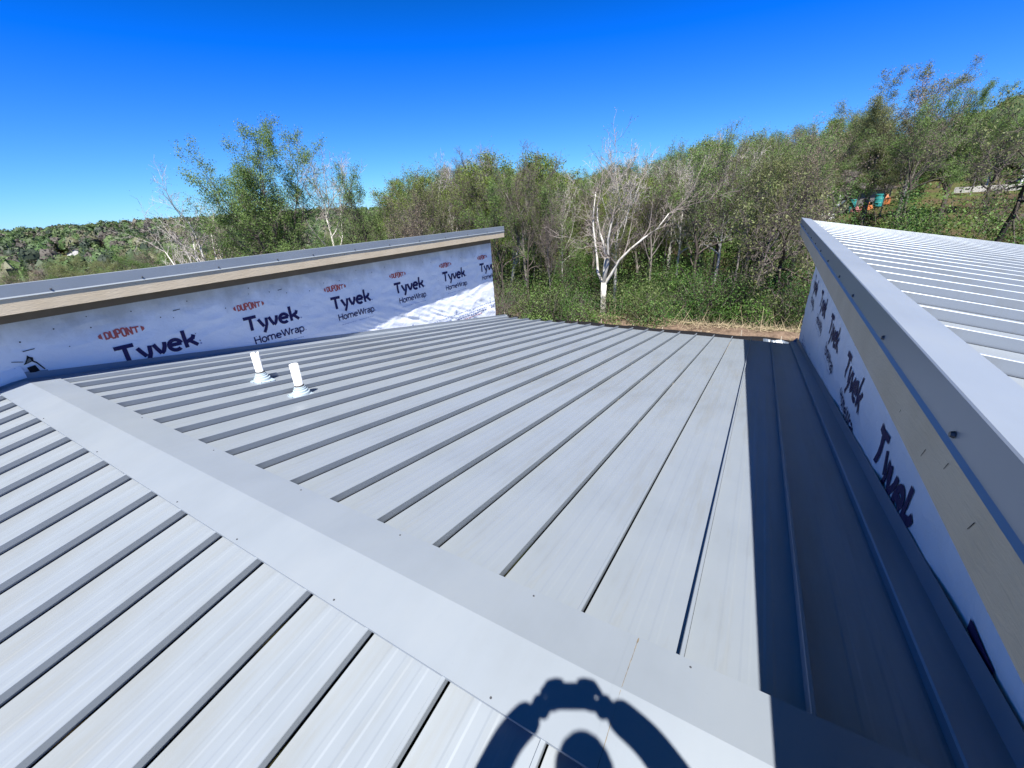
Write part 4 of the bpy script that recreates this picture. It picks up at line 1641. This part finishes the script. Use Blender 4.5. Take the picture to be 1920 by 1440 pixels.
def name_wood():
    """each tree of the wood is told apart by its look, then by the thing it stands behind, last by its place"""
    bins = {}
    for o, k, a, r in WOOD:
        zone = next(t for m_, t in ZONES if a <= m_)
        dep = next(t for m_, t in DEPTHS if r <= m_)
        base = KINDLAB[k] if o.name.startswith('tree') or k == 'pole' else 'thin ' + KINDLAB[k].replace('tree', 'sapling').replace('slim ', '')
        bins.setdefault((base, dep, zone), []).append((a, o))
    for (base, dep, zone), L in bins.items():
        L.sort(key=lambda t: t[0])
        for i, (a, o) in enumerate(L):
            o['label'] = ('%s %s %s' % (dep, base, zone)) if len(L) == 1 else ('%s %s %s %s' % (ORD[min(i, 7)], dep, base, zone))
            o['group'] = base + 's of the wood'


kinds = ['bare_tall', 'bare_bush', 'olive_tall', 'olive', 'green_tall', 'mid_tall', 'wood_tall', 'syc_tall', 'wood_dark', 'mid_tall', 'yellow', 'green_tall', 'wood_tall', 'wood_dark', 'green_big']
cnt = 0
tries = 0
while cnt < 165 and tries < 6000:
    tries += 1
    a = random.uniform(-50, 21)
    r = random.choice((random.uniform(29, 42), random.uniform(38, 70), random.uniform(55, 95)))
    if a < -44 and r < 50:
        continue
    x, y = r * math.sin(rad(a)), r * math.cos(rad(a))
    if any((x - p) ** 2 + (y - q) ** 2 < 3.0 for p, q in TREES):
        continue
    if 3.0 < a < 10.5 and 24 < r < 66 and random.random() < 0.93:      # clearing in front of the house
        continue
    if a > 12.5 and r < 72 and random.random() < 0.8:                  # open grassy bank
        continue
    if -21.5 < a < -15 and r < 36:
        continue
    k = random.choice(kinds)
    el = skyline(a) - random.uniform(0.0, 2.8)
    z = gz(x, y)
    h = r * math.tan(rad(el)) - z
    h = min(h, random.uniform(9.5, 14.0))
    if h < 4.0:
        h = random.uniform(4.0, 5.5)
    WOOD.append((plant(k, a, r, height=h, width=random.uniform(0.85, 1.2)), k, a, r))
    cnt += 1
# tall slender trunks standing at the front of the wood
for k in range(44):
    a = -32.0 + 35.0 * (k + random.uniform(-0.4, 0.4)) / 44
    if -21.5 < a < -15.5:
        continue
    r = random.uniform(25.5, 36)
    x, y = r * math.sin(rad(a)), r * math.cos(rad(a))
    if any((x - p) ** 2 + (y - q) ** 2 < 0.7 for p, q in TREES):
        continue
    kk = random.choice(['wood_tall', 'wood_dark', 'wood_tall', 'wood_dark', 'bare_tall', 'syc_tall', 'green_tall'])
    h = r * math.tan(rad(skyline(a) + random.uniform(-2.2, 0.9))) - gz(x, y)
    WOOD.append((plant(kk, a, r, height=h, width=random.uniform(0.62, 0.85)), kk, a, r))
# thin poles and saplings on the near edge
for k in range(18):
    a = random.uniform(-33, 3)
    r = random.uniform(24.5, 34)
    x, y = r * math.sin(rad(a)), r * math.cos(rad(a))
    if any((x - p) ** 2 + (y - q) ** 2 < 0.8 for p, q in TREES):
        continue
    kk = random.choice(['pole', 'pole', 'bare_tall', 'olive_tall', 'pole'])
    WOOD.append((plant(kk, a, r, height=random.uniform(3.2, 7.0), width=random.uniform(0.6, 0.9), name='sapling'), kk, a, r))
# single trees standing in the valley beyond the left roof
nv = 0
tries = 0
while nv < 46 and tries < 3000:
    tries += 1
    a = random.uniform(-84, -46)
    r = random.uniform(88, 190)
    x, y = r * math.sin(rad(a)), r * math.cos(rad(a))
    if any((x - p) ** 2 + (y - q) ** 2 < 42 for p, q in TREES):
        continue
    kk = random.choice(['green_tall', 'mid_tall', 'olive', 'yellow', 'mid_tall', 'bare_bush', 'green_big', 'olive'])
    WOOD.append((plant(kk, a, r, height=random.uniform(7.5, 11.0), width=random.uniform(1.0, 1.45)), kk, a, r))
    nv += 1
name_wood()

# undergrowth: leafy and twiggy brush that reads as one mass
rs = np.random.RandomState(31)
LQ, LT, TQ = [], [], []
greens = np.array([(0.085, 0.175, 0.03), (0.055, 0.13, 0.024), (0.11, 0.19, 0.04), (0.04, 0.10, 0.022), (0.12, 0.15, 0.05), (0.13, 0.21, 0.05)])
nshrub = 0
while nshrub < 760:
    a = rs.uniform(-52, 24)
    r = rs.choice([rs.uniform(21.8 if a < -9 else 23.6, 30), rs.uniform(26, 44), rs.uniform(40, 80)], p=[0.44, 0.36, 0.20])
    x, y = r * math.sin(rad(a)), r * math.cos(rad(a))
    if (a > 11 and 30 < r < 70 and rs.rand() < 0.6) or (2.8 < a < 10.5 and 38 < r < 66 and rs.rand() < 0.85):
        continue
    z = gz(x, y)
    nshrub += 1
    patch = noise.noise(Vector((x * 0.22, y * 0.22, 3.0)))
    h = rs.uniform(0.8, 2.6) * ((0.6 if rs.rand() < 0.6 else 1.2) if r < 27 else (0.8 if rs.rand() < 0.6 else 1.6))
    w = rs.uniform(0.7, 1.6)
    if patch > -0.32:
        n = int(rs.uniform(260, 620) * (2.0 if r < 29 else (1.1 if r < 45 else 0.6)))
        c = rs.normal(size=(n, 3))
        c /= np.linalg.norm(c, axis=1, keepdims=True)
        fc = c.copy()
        c *= rs.uniform(0.35, 1.0, size=(n, 1)) ** 0.6
        c = c * np.array([w, w, h * 0.62]) * (1 + 0.35 * np.array([noise.noise(Vector(v) * 1.8 + Vector((nshrub * 3.1, 0, 0))) for v in c.tolist()])[:, None])
        c += np.array([x, y, z + h * 0.5])
        LQ.append(leaf_quads(rs, c, 0.078 if r < 29 else (0.11 if r < 45 else 0.18), fc * 0.8 + np.array([0, 0, 0.3]), 0.7))
        col = greens[rs.randint(len(greens))] * rs.uniform(0.6, 1.05)
        LT.append(np.clip(col[None, :] * rs.uniform(0.75, 1.25, size=(n, 1)), 0, 1))
    m = int(rs.uniform(30, 70) * (1.6 if patch < -0.1 else 0.6))
    for i in range(m):
        p = np.array([x + rs.normal() * w * 0.45, y + rs.normal() * w * 0.45, z + rs.uniform(-0.1, h * 0.5)])
        d = rs.normal(size=3)
        d[2] = abs(d[2]) * 1.2 + 0.55
        d /= np.linalg.norm(d)
        L = rs.uniform(0.5, 1.5) * (1.3 if patch < 0 else 1)
        q = p + d * L * 0.5
        d2 = d + rs.normal(size=3) * 0.35
        e = q + d2 / np.linalg.norm(d2) * L * 0.5
        sd = np.cross(d, rs.normal(size=3))
        sd = sd / (np.linalg.norm(sd) + 1e-9) * rs.uniform(0.005, 0.012)
        TQ.append([p - sd, p + sd, q + sd * .7, q - sd * .7])
        TQ.append([q - sd * .7, q + sd * .7, e + sd * .3, e - sd * .3])
LQ = np.concatenate(LQ)
LT = np.concatenate(LT)
TQ = np.array(TQ, dtype=np.float32)
allq = np.concatenate([LQ, TQ])
me = quads_mesh('undergrowth', allq, [M_FAR, M_TWIG], np.concatenate([np.zeros(len(LQ), np.int32), np.ones(len(TQ), np.int32)]),
                np.concatenate([LT, np.full((len(TQ), 3), 0.1)]))
tag(link('undergrowth', me), 'tangle of green brush and grey brown twigs on the floor of the wood', kind='stuff')

# far woods over the valley and the hills
rs = np.random.RandomState(44)
FQ, FT = [], []
cols = np.array([(0.055, 0.10, 0.024), (0.075, 0.13, 0.03), (0.10, 0.15, 0.04), (0.045, 0.075, 0.026), (0.12, 0.105, 0.075), (0.10, 0.085, 0.065), (0.13, 0.13, 0.06), (0.06, 0.115, 0.026), (0.035, 0.055, 0.03)])
n_far = 0
while n_far < 5200:
    a = rs.uniform(-86, -38) if rs.rand() < 0.78 else rs.uniform(-40, 30)
    u = rs.rand()
    r = 150 + 480 * u ** 1.2
    if a > -40:
        r = 95 + 380 * u
    x, y = r * math.sin(rad(a)), r * math.cos(rad(a))
    if noise.noise(Vector((x * 0.012, y * 0.012, 8.0))) < -0.42 and r > 130:      # clearings
        continue
    if any(abs(a - ha) < 2.2 and hr - 80 < r < hr + 8 for ha, hr in ((-77.6, 250), (-75.2, 300))):
        continue
    n_far += 1
    z = gz(x, y)
    h = rs.uniform(5.5, 10.5)
    w = h * rs.uniform(0.25, 0.40)
    n = int(np.clip(38000 / r, 70, 420))
    sd = Vector((n_far * 1.7, 0, 0))

    def lumpy(v):
        v = Vector(v)
        return 1 + 0.40 * noise.noise(v * 2.1 + sd) + 0.26 * noise.noise(v * 4.7 + sd) + 0.16 * noise.noise(v * 9.5 + sd)
    size3 = np.array([w, w, h * 0.46])
    cen = np.array([x, y, z + h * 0.56])
    col = cols[rs.randint(len(cols))] * rs.uniform(0.75, 1.45)
    col = col * 0.78 + 0.22 * col.mean()
    # dense inner boughs
    nu_, nv_ = (18, 11) if r < 150 else ((13, 8) if r < 260 else (9, 6))
    gr = np.array([[(math.cos(2 * math.pi * i / nu_) * math.sin(math.pi * (j + .12) / (nv_ + .24)), math.sin(2 * math.pi * i / nu_) * math.sin(math.pi * (j + .12) / (nv_ + .24)), math.cos(math.pi * (j + .12) / (nv_ + .24))) for i in range(nu_)] for j in range(nv_ + 1)])
    lm = np.array([[lumpy(v) for v in row] for row in gr.tolist()])[:, :, None]
    gp = gr * lm * size3 * 0.86 + cen
    core = np.stack([gp[:-1], gp[1:], np.roll(gp, -1, axis=1)[1:], np.roll(gp, -1, axis=1)[:-1]], axis=2).reshape(-1, 4, 3)
    FQ.append(core.astype(np.float32))
    FT.append(np.repeat(col[None, :], len(core), axis=0))
    # loose leaf sprays over them
    c = rs.normal(size=(n, 3))
    c /= np.linalg.norm(c, axis=1, keepdims=True)
    fc = c.copy()
    lump = np.array([lumpy(v) for v in c.tolist()])[:, None] * rs.uniform(0.84, 1.08, size=(n, 1))
    c = c * lump * size3 + cen
    FQ.append(leaf_quads(rs, c, max(0.30, 0.0030 * r) * (0.85 if n_far % 4 == 0 else 1.1), fc + np.array([0, 0, 0.15]), 0.5))
    FT.append(np.clip(col[None, :] * rs.uniform(0.88, 1.12, size=(n, 1)), 0, 1))
FQ = np.concatenate(FQ)
FT = np.concatenate(FT)
me = quads_mesh('far_woods', FQ, [M_FAR], None, FT)
tag(link('far_woods', me), 'distant mixed woods covering the valley and the far hills', kind='stuff')

# single trees in the valley that stand out
for az, r, kk, hh, lab in ((-78.0, 92, 'dark_crook', 8.0, 'dark bare tree at the far left edge in the valley below the roof'),
                           (-74.2, 100, 'olive', 8.5, 'pale green spreading tree in the valley left of the leaning white tree'),
                           (-71.6, 88, 'olive_tall', 8.0, 'slim budding tree in the valley below the leaning white tree'),
                           (-69.4, 64, 'bare_bush', 7.0, 'grey twiggy tree in the valley close beneath the leaning white tree'),
                           (-76.4, 120, 'green_tall', 9.0, 'fresh green tree in the middle of the valley at far left')):
    plant(kk, az, r, height=hh, label=lab, width=1.25)

# ------------------------------------------------------------------ houses and yard things beyond the trees
def polar(az, r):
    return r * math.sin(rad(az)), r * math.cos(rad(az))


M_SIDING = simple('grey_siding', (0.17, 0.155, 0.15), 0.8, 0.2, var=0.1, vscale=2)
M_SHING = simple('brown_shingle', (0.10, 0.085, 0.08), 0.9, 0.1, var=0.3, vscale=3)
M_WHITE = simple('white_trim', (0.78, 0.78, 0.76), 0.5, 0.4)
M_GLASS = simple('window_glass', (0.03, 0.04, 0.05), 0.08, 0.6)


def house(az, r, w, d, h, roof_h, rot, label, zbase=None, wallm=None, roofm=None):
    x, y = polar(az, r)
    z = gz(x, y) if zbase is None else zbase
    t = thing('house', label, 'house', (x, y, z))
    wallm = wallm or M_SIDING
    roofm = roofm or M_SHING
    g = Geo()
    g.v += []
    hw, hd = w / 2, d / 2
    a = [(-hw, -hd), (hw, -hd), (hw, hd), (-hw, hd)]
    g.strip([Vector((p[0], p[1], -1.5)) for p in a], [Vector((p[0], p[1], h)) for p in a], 0, True)
    g.poly([(-hw, -hd, h), (hw, -hd, h), (0, -hd, h + roof_h)])
    g.poly([(hw, hd, h), (-hw, hd, h), (0, hd, h + roof_h)])
    link('wall', g.mesh('wall', wallm), t)
    g = Geo()
    ov = 0.35
    k = roof_h / hw
    for s in (-1, 1):
        p = [Vector((0, -hd - ov, h + roof_h + 0.1)), Vector((s * (hw + ov), -hd - ov, h - ov * k + 0.1)), Vector((s * (hw + ov), hd + ov, h - ov * k + 0.1)), Vector((0, hd + ov, h + roof_h + 0.1))]
        q = [v + Vector((0, 0, -0.16)) for v in p]
        g.prism(p, q)
    link('roof', g.mesh('roof', roofm), t)
    for wx in (-w * 0.22, w * 0.22):
        g = Geo()
        g.box(wx - 0.62, wx + 0.62, -hd - 0.05, -hd + 0.01, h * 0.42, h * 0.42 + 1.35)
        f = link('window', g.mesh('window', M_WHITE), t)
        g = Geo()
        for sx in (-0.29, 0.29):
            g.box(wx + sx - 0.24, wx + sx + 0.24, -hd - 0.058, -hd - 0.052, h * 0.42 + 0.1, h * 0.42 + 1.25)
        link('pane', g.mesh('pane', M_GLASS), f)
    t.rotation_euler = (0, 0, rot)
    return t


house(4.6, 64, 8.5, 9, 2.6, 2.0, rad(-24), 'grey gabled house half hidden behind dark trunks above the right roof')
M_TEAL = simple('teal_plastic', (0.03, 0.25, 0.24), 0.45, 0.4, var=0.1)
M_ORANGE = simple('orange_plastic', (0.40, 0.13, 0.04), 0.5, 0.4, var=0.2)
M_ROSE = simple('faded_red', (0.36, 0.13, 0.13), 0.6, 0.3, var=0.2)
M_TARP = simple('blue_grey_tarp', (0.10, 0.15, 0.22), 0.5, 0.4, var=0.25, vscale=2, bmp=0.6, bscale=4)


def barrel(az, r, rad_, h, mat, label, group=None):
    x, y = polar(az, r)
    z = max(gz(x, y), -3.1)
    t = thing('barrel', label, 'barrel', (x, y, z), group)
    g = Geo()
    prof = [(0.0, 0.0), (rad_ * .92, 0), (rad_ * .96, .05), (rad_, h * .3), (rad_ * 1.05, h * .33), (rad_, h * .36), (rad_, h * .64), (rad_ * 1.05, h * .67), (rad_, h * .7), (rad_ * .96, h - .05), (rad_ * .9, h), (0.0, h)]
    g.lathe(0, 0, prof, 20)
    link('body', g.mesh('body', mat), t)
    g = Geo()
    g.lathe(0, 0, [(rad_ * .98, h - .06), (rad_ * 1.03, h - .05), (rad_ * 1.03, h + .03), (rad_ * .8, h + .05), (0, h + .05)], 20)
    link('lid', g.mesh('lid', mat), t)
    return t


barrel(6.55, 58, 0.27, 1.15, M_TEAL, 'slim teal barrel next to the blue grey tarp above the right roof')
barrel(8.55, 58, 0.40, 1.1, M_TEAL, 'wide teal barrel standing between the two orange heaps')


def heap(az, r, w, h, mat, name, label, cat, seed):
    x, y = polar(az, r)
    z = max(gz(x, y), -3.1)
    g = Geo()
    n, m = 16, 7
    for j in range(m + 1):
        ph = math.pi / 2 * j / m
        for i in range(n):
            a_ = 2 * math.pi * i / n
            q = Vector((math.cos(a_) * math.cos(ph), math.sin(a_) * math.cos(ph), math.sin(ph)))
            k = 1 + 0.35 * noise.noise(q * 1.6 + Vector((seed, 0, 0)))
            g.v.append((q.x * w * k, q.y * w * k, q.z * h * k))
    for j in range(m):
        for i in range(n):
            i2 = (i + 1) % n
            g.f.append((j * n + i, j * n + i2, (j + 1) * n + i2, (j + 1) * n + i))
            g.m.append(0)
    o = link(name, g.mesh(name, mat), None, (x, y, z))
    return tag(o, label, cat)


heap(7.75, 57, 0.45, 0.65, M_ORANGE, 'tarp_heap', 'crumpled orange heap left of the wide teal barrel', 'tarp heap', 1.0)
heap(9.05, 58.5, 0.36, 0.9, M_ORANGE, 'tarp_heap', 'small orange heap right of the wide teal barrel', 'tarp heap', 4.0)
heap(7.0, 57, 0.5, 0.45, M_ROSE, 'tarp_heap', 'faded red heap between the slim teal barrel and the orange heap', 'tarp heap', 7.0)
heap(4.35, 57, 0.4, 0.75, M_WHITE, 'tarp_heap', 'white bundle in front of the grey house, left one of two', 'bundle', 2.0)
heap(4.85, 56, 0.5, 0.6, M_WHITE, 'tarp_heap', 'white bundle in front of the grey house, right one of two', 'bundle', 5.0)
# sloping tarp over a frame
x, y = polar(6.0, 58.5)
z = max(gz(x, y), -3.1)
t = thing('tarp_shelter', 'blue grey tarp stretched over a leaning frame beside the grey house', 'tarp', (x, y, z))
g = Geo()
n = 8
rowsT = []
for i in range(n + 1):
    s = i / n
    rowsT.append([Vector((-1.1 + 2.0 * s, 0.9 * (k / 6) - 0.4, 0.1 + 2.4 * s + 0.12 * math.sin(k * 1.3) * (1 - s))) for k in range(7)])
for a_, b_ in zip(rowsT, rowsT[1:]):
    g.strip(a_, b_)
link('cover', g.mesh('cover', M_TARP, smooth=True), t)
g = Geo()
for px, py in ((0.9, -0.42), (0.9, 0.5), (-1.1, -0.42), (-1.1, 0.5)):
    hgt = 2.45 if px > 0 else 0.15
    g.tube([Vector((px, py, -0.4)), Vector((px, py, hgt))], [0.035, 0.035], 6)
link('frame', g.mesh('frame', M_SCREW), t)

# carport with a dark car and a pale kerb wall at far right
M_CAR = simple('dark_car_paint', (0.012, 0.016, 0.035), 0.25, 0.6)
x, y = polar(18.4, 68)
zc = gz(x, y) - 0.1


def prof_car(g, pts, y0, y1, m=0):
    g.prism([Vector((px, y0, pz)) for px, pz in pts], [Vector((px, y1, pz)) for px, pz in pts], m)


t = thing('parked_car', 'dark car parked under the carport at far right', 'car', (x, y, zc))
g = Geo()
prof_car(g, [(-2.1, .35), (2.15, .35), (2.2, .7), (2.0, .88), (1.15, .95), (0.5, 1.38), (-1.1, 1.42), (-1.75, 1.0), (-2.15, .92)], -0.85, 0.85)
link('body', g.mesh('body', M_CAR), t)
g = Geo()
for yy in (-0.857, 0.853):
    prof_car(g, [(0.95, .97), (0.45, 1.30), (-1.0, 1.33), (-1.45, 1.0)], yy, yy + 0.004)
link('window', g.mesh('window', M_GLASS), t)
for px in (-1.35, 1.35):
    for py in (-0.80, 0.80):
        g = Geo()
        ring = [(0.0, 0.0), (0.20, 0.0)]
        c0 = [Vector((px + 0.32 * math.cos(k * math.pi / 8), py - 0.1, 0.32 + 0.32 * math.sin(k * math.pi / 8))) for k in range(16)]
        c1 = [v + Vector((0, 0.2, 0)) for v in c0]
        g.prism(c0, c1)
        wh = link('wheel', g.mesh('wheel', M_DARK), t)
for py in (-0.55, 0.55):
    g = Geo()
    g.box(2.16, 2.215, py - 0.16, py + 0.16, 0.64, 0.76)
    link('headlight', g.mesh('headlight', M_WHITE), t)
t.rotation_euler = (0, 0, rad(200))
t = thing('carport', 'open carport with a flat grey roof at far right behind the crooked tree', 'carport', (x, y, zc))
g = Geo()
g.box(-3.0, 3.4, -2.2, 2.2, 2.35, 2.6)
link('roof', g.mesh('roof', M_SHING), t)
for px in (-2.8, 3.2):
    for py in (-2.0, 2.0):
        g = Geo()
        g.box(px - 0.07, px + 0.07, py - 0.07, py + 0.07, -0.5, 2.35)
        link('post', g.mesh('post', M_WHITE), t)
t.rotation_euler = (0, 0, rad(18))
g = Geo()
for i in range(14):
    a0_, a1_ = 13.6 + 0.55 * i, 13.6 + 0.55 * (i + 1)
    P = []
    for aa in (a0_, a1_):
        for rr in (63.0, 63.35):
            px, py = polar(aa, rr)
            P.append((px, py))
    zz = gz(*P[0])
    zz2 = gz(*P[2])
    lo = [Vector((*P[0], zz - 0.5)), Vector((*P[1], zz - 0.5)), Vector((*P[3], zz2 - 0.5)), Vector((*P[2], zz2 - 0.5))]
    hi = [Vector((p.x, p.y, p.z + 1.0)) for p in lo]
    g.prism(lo, hi)
o = link('retaining_wall', g.mesh('retaining_wall', simple('pale_concrete', (0.48, 0.45, 0.40), 0.85, 0.2, var=0.2, vscale=1.5)))
tag(o, 'long low pale concrete wall along the grassy bank at far right', 'wall')

# small houses across the valley
rnd = random.Random(9)
M_PALE = simple('pale_siding', (0.55, 0.53, 0.5), 0.8, 0.2, var=0.1)
M_TAN = simple('tan_siding', (0.36, 0.28, 0.22), 0.8, 0.2, var=0.1)
for az, r, w, wm, lab in ((-77.6, 250, 9, M_TAN, 'long tan house low on the far hill at the left edge'),
                          (-75.2, 300, 8, M_PALE, 'small pale house on the far hill near the skyline'),
                          (-73.4, 135, 3.2, M_PALE, 'small white house among trees on the valley floor')):
    house(az, r, w, 10, 3.0, 1.8, rad(rnd.uniform(20, 80)), lab, wallm=wm)
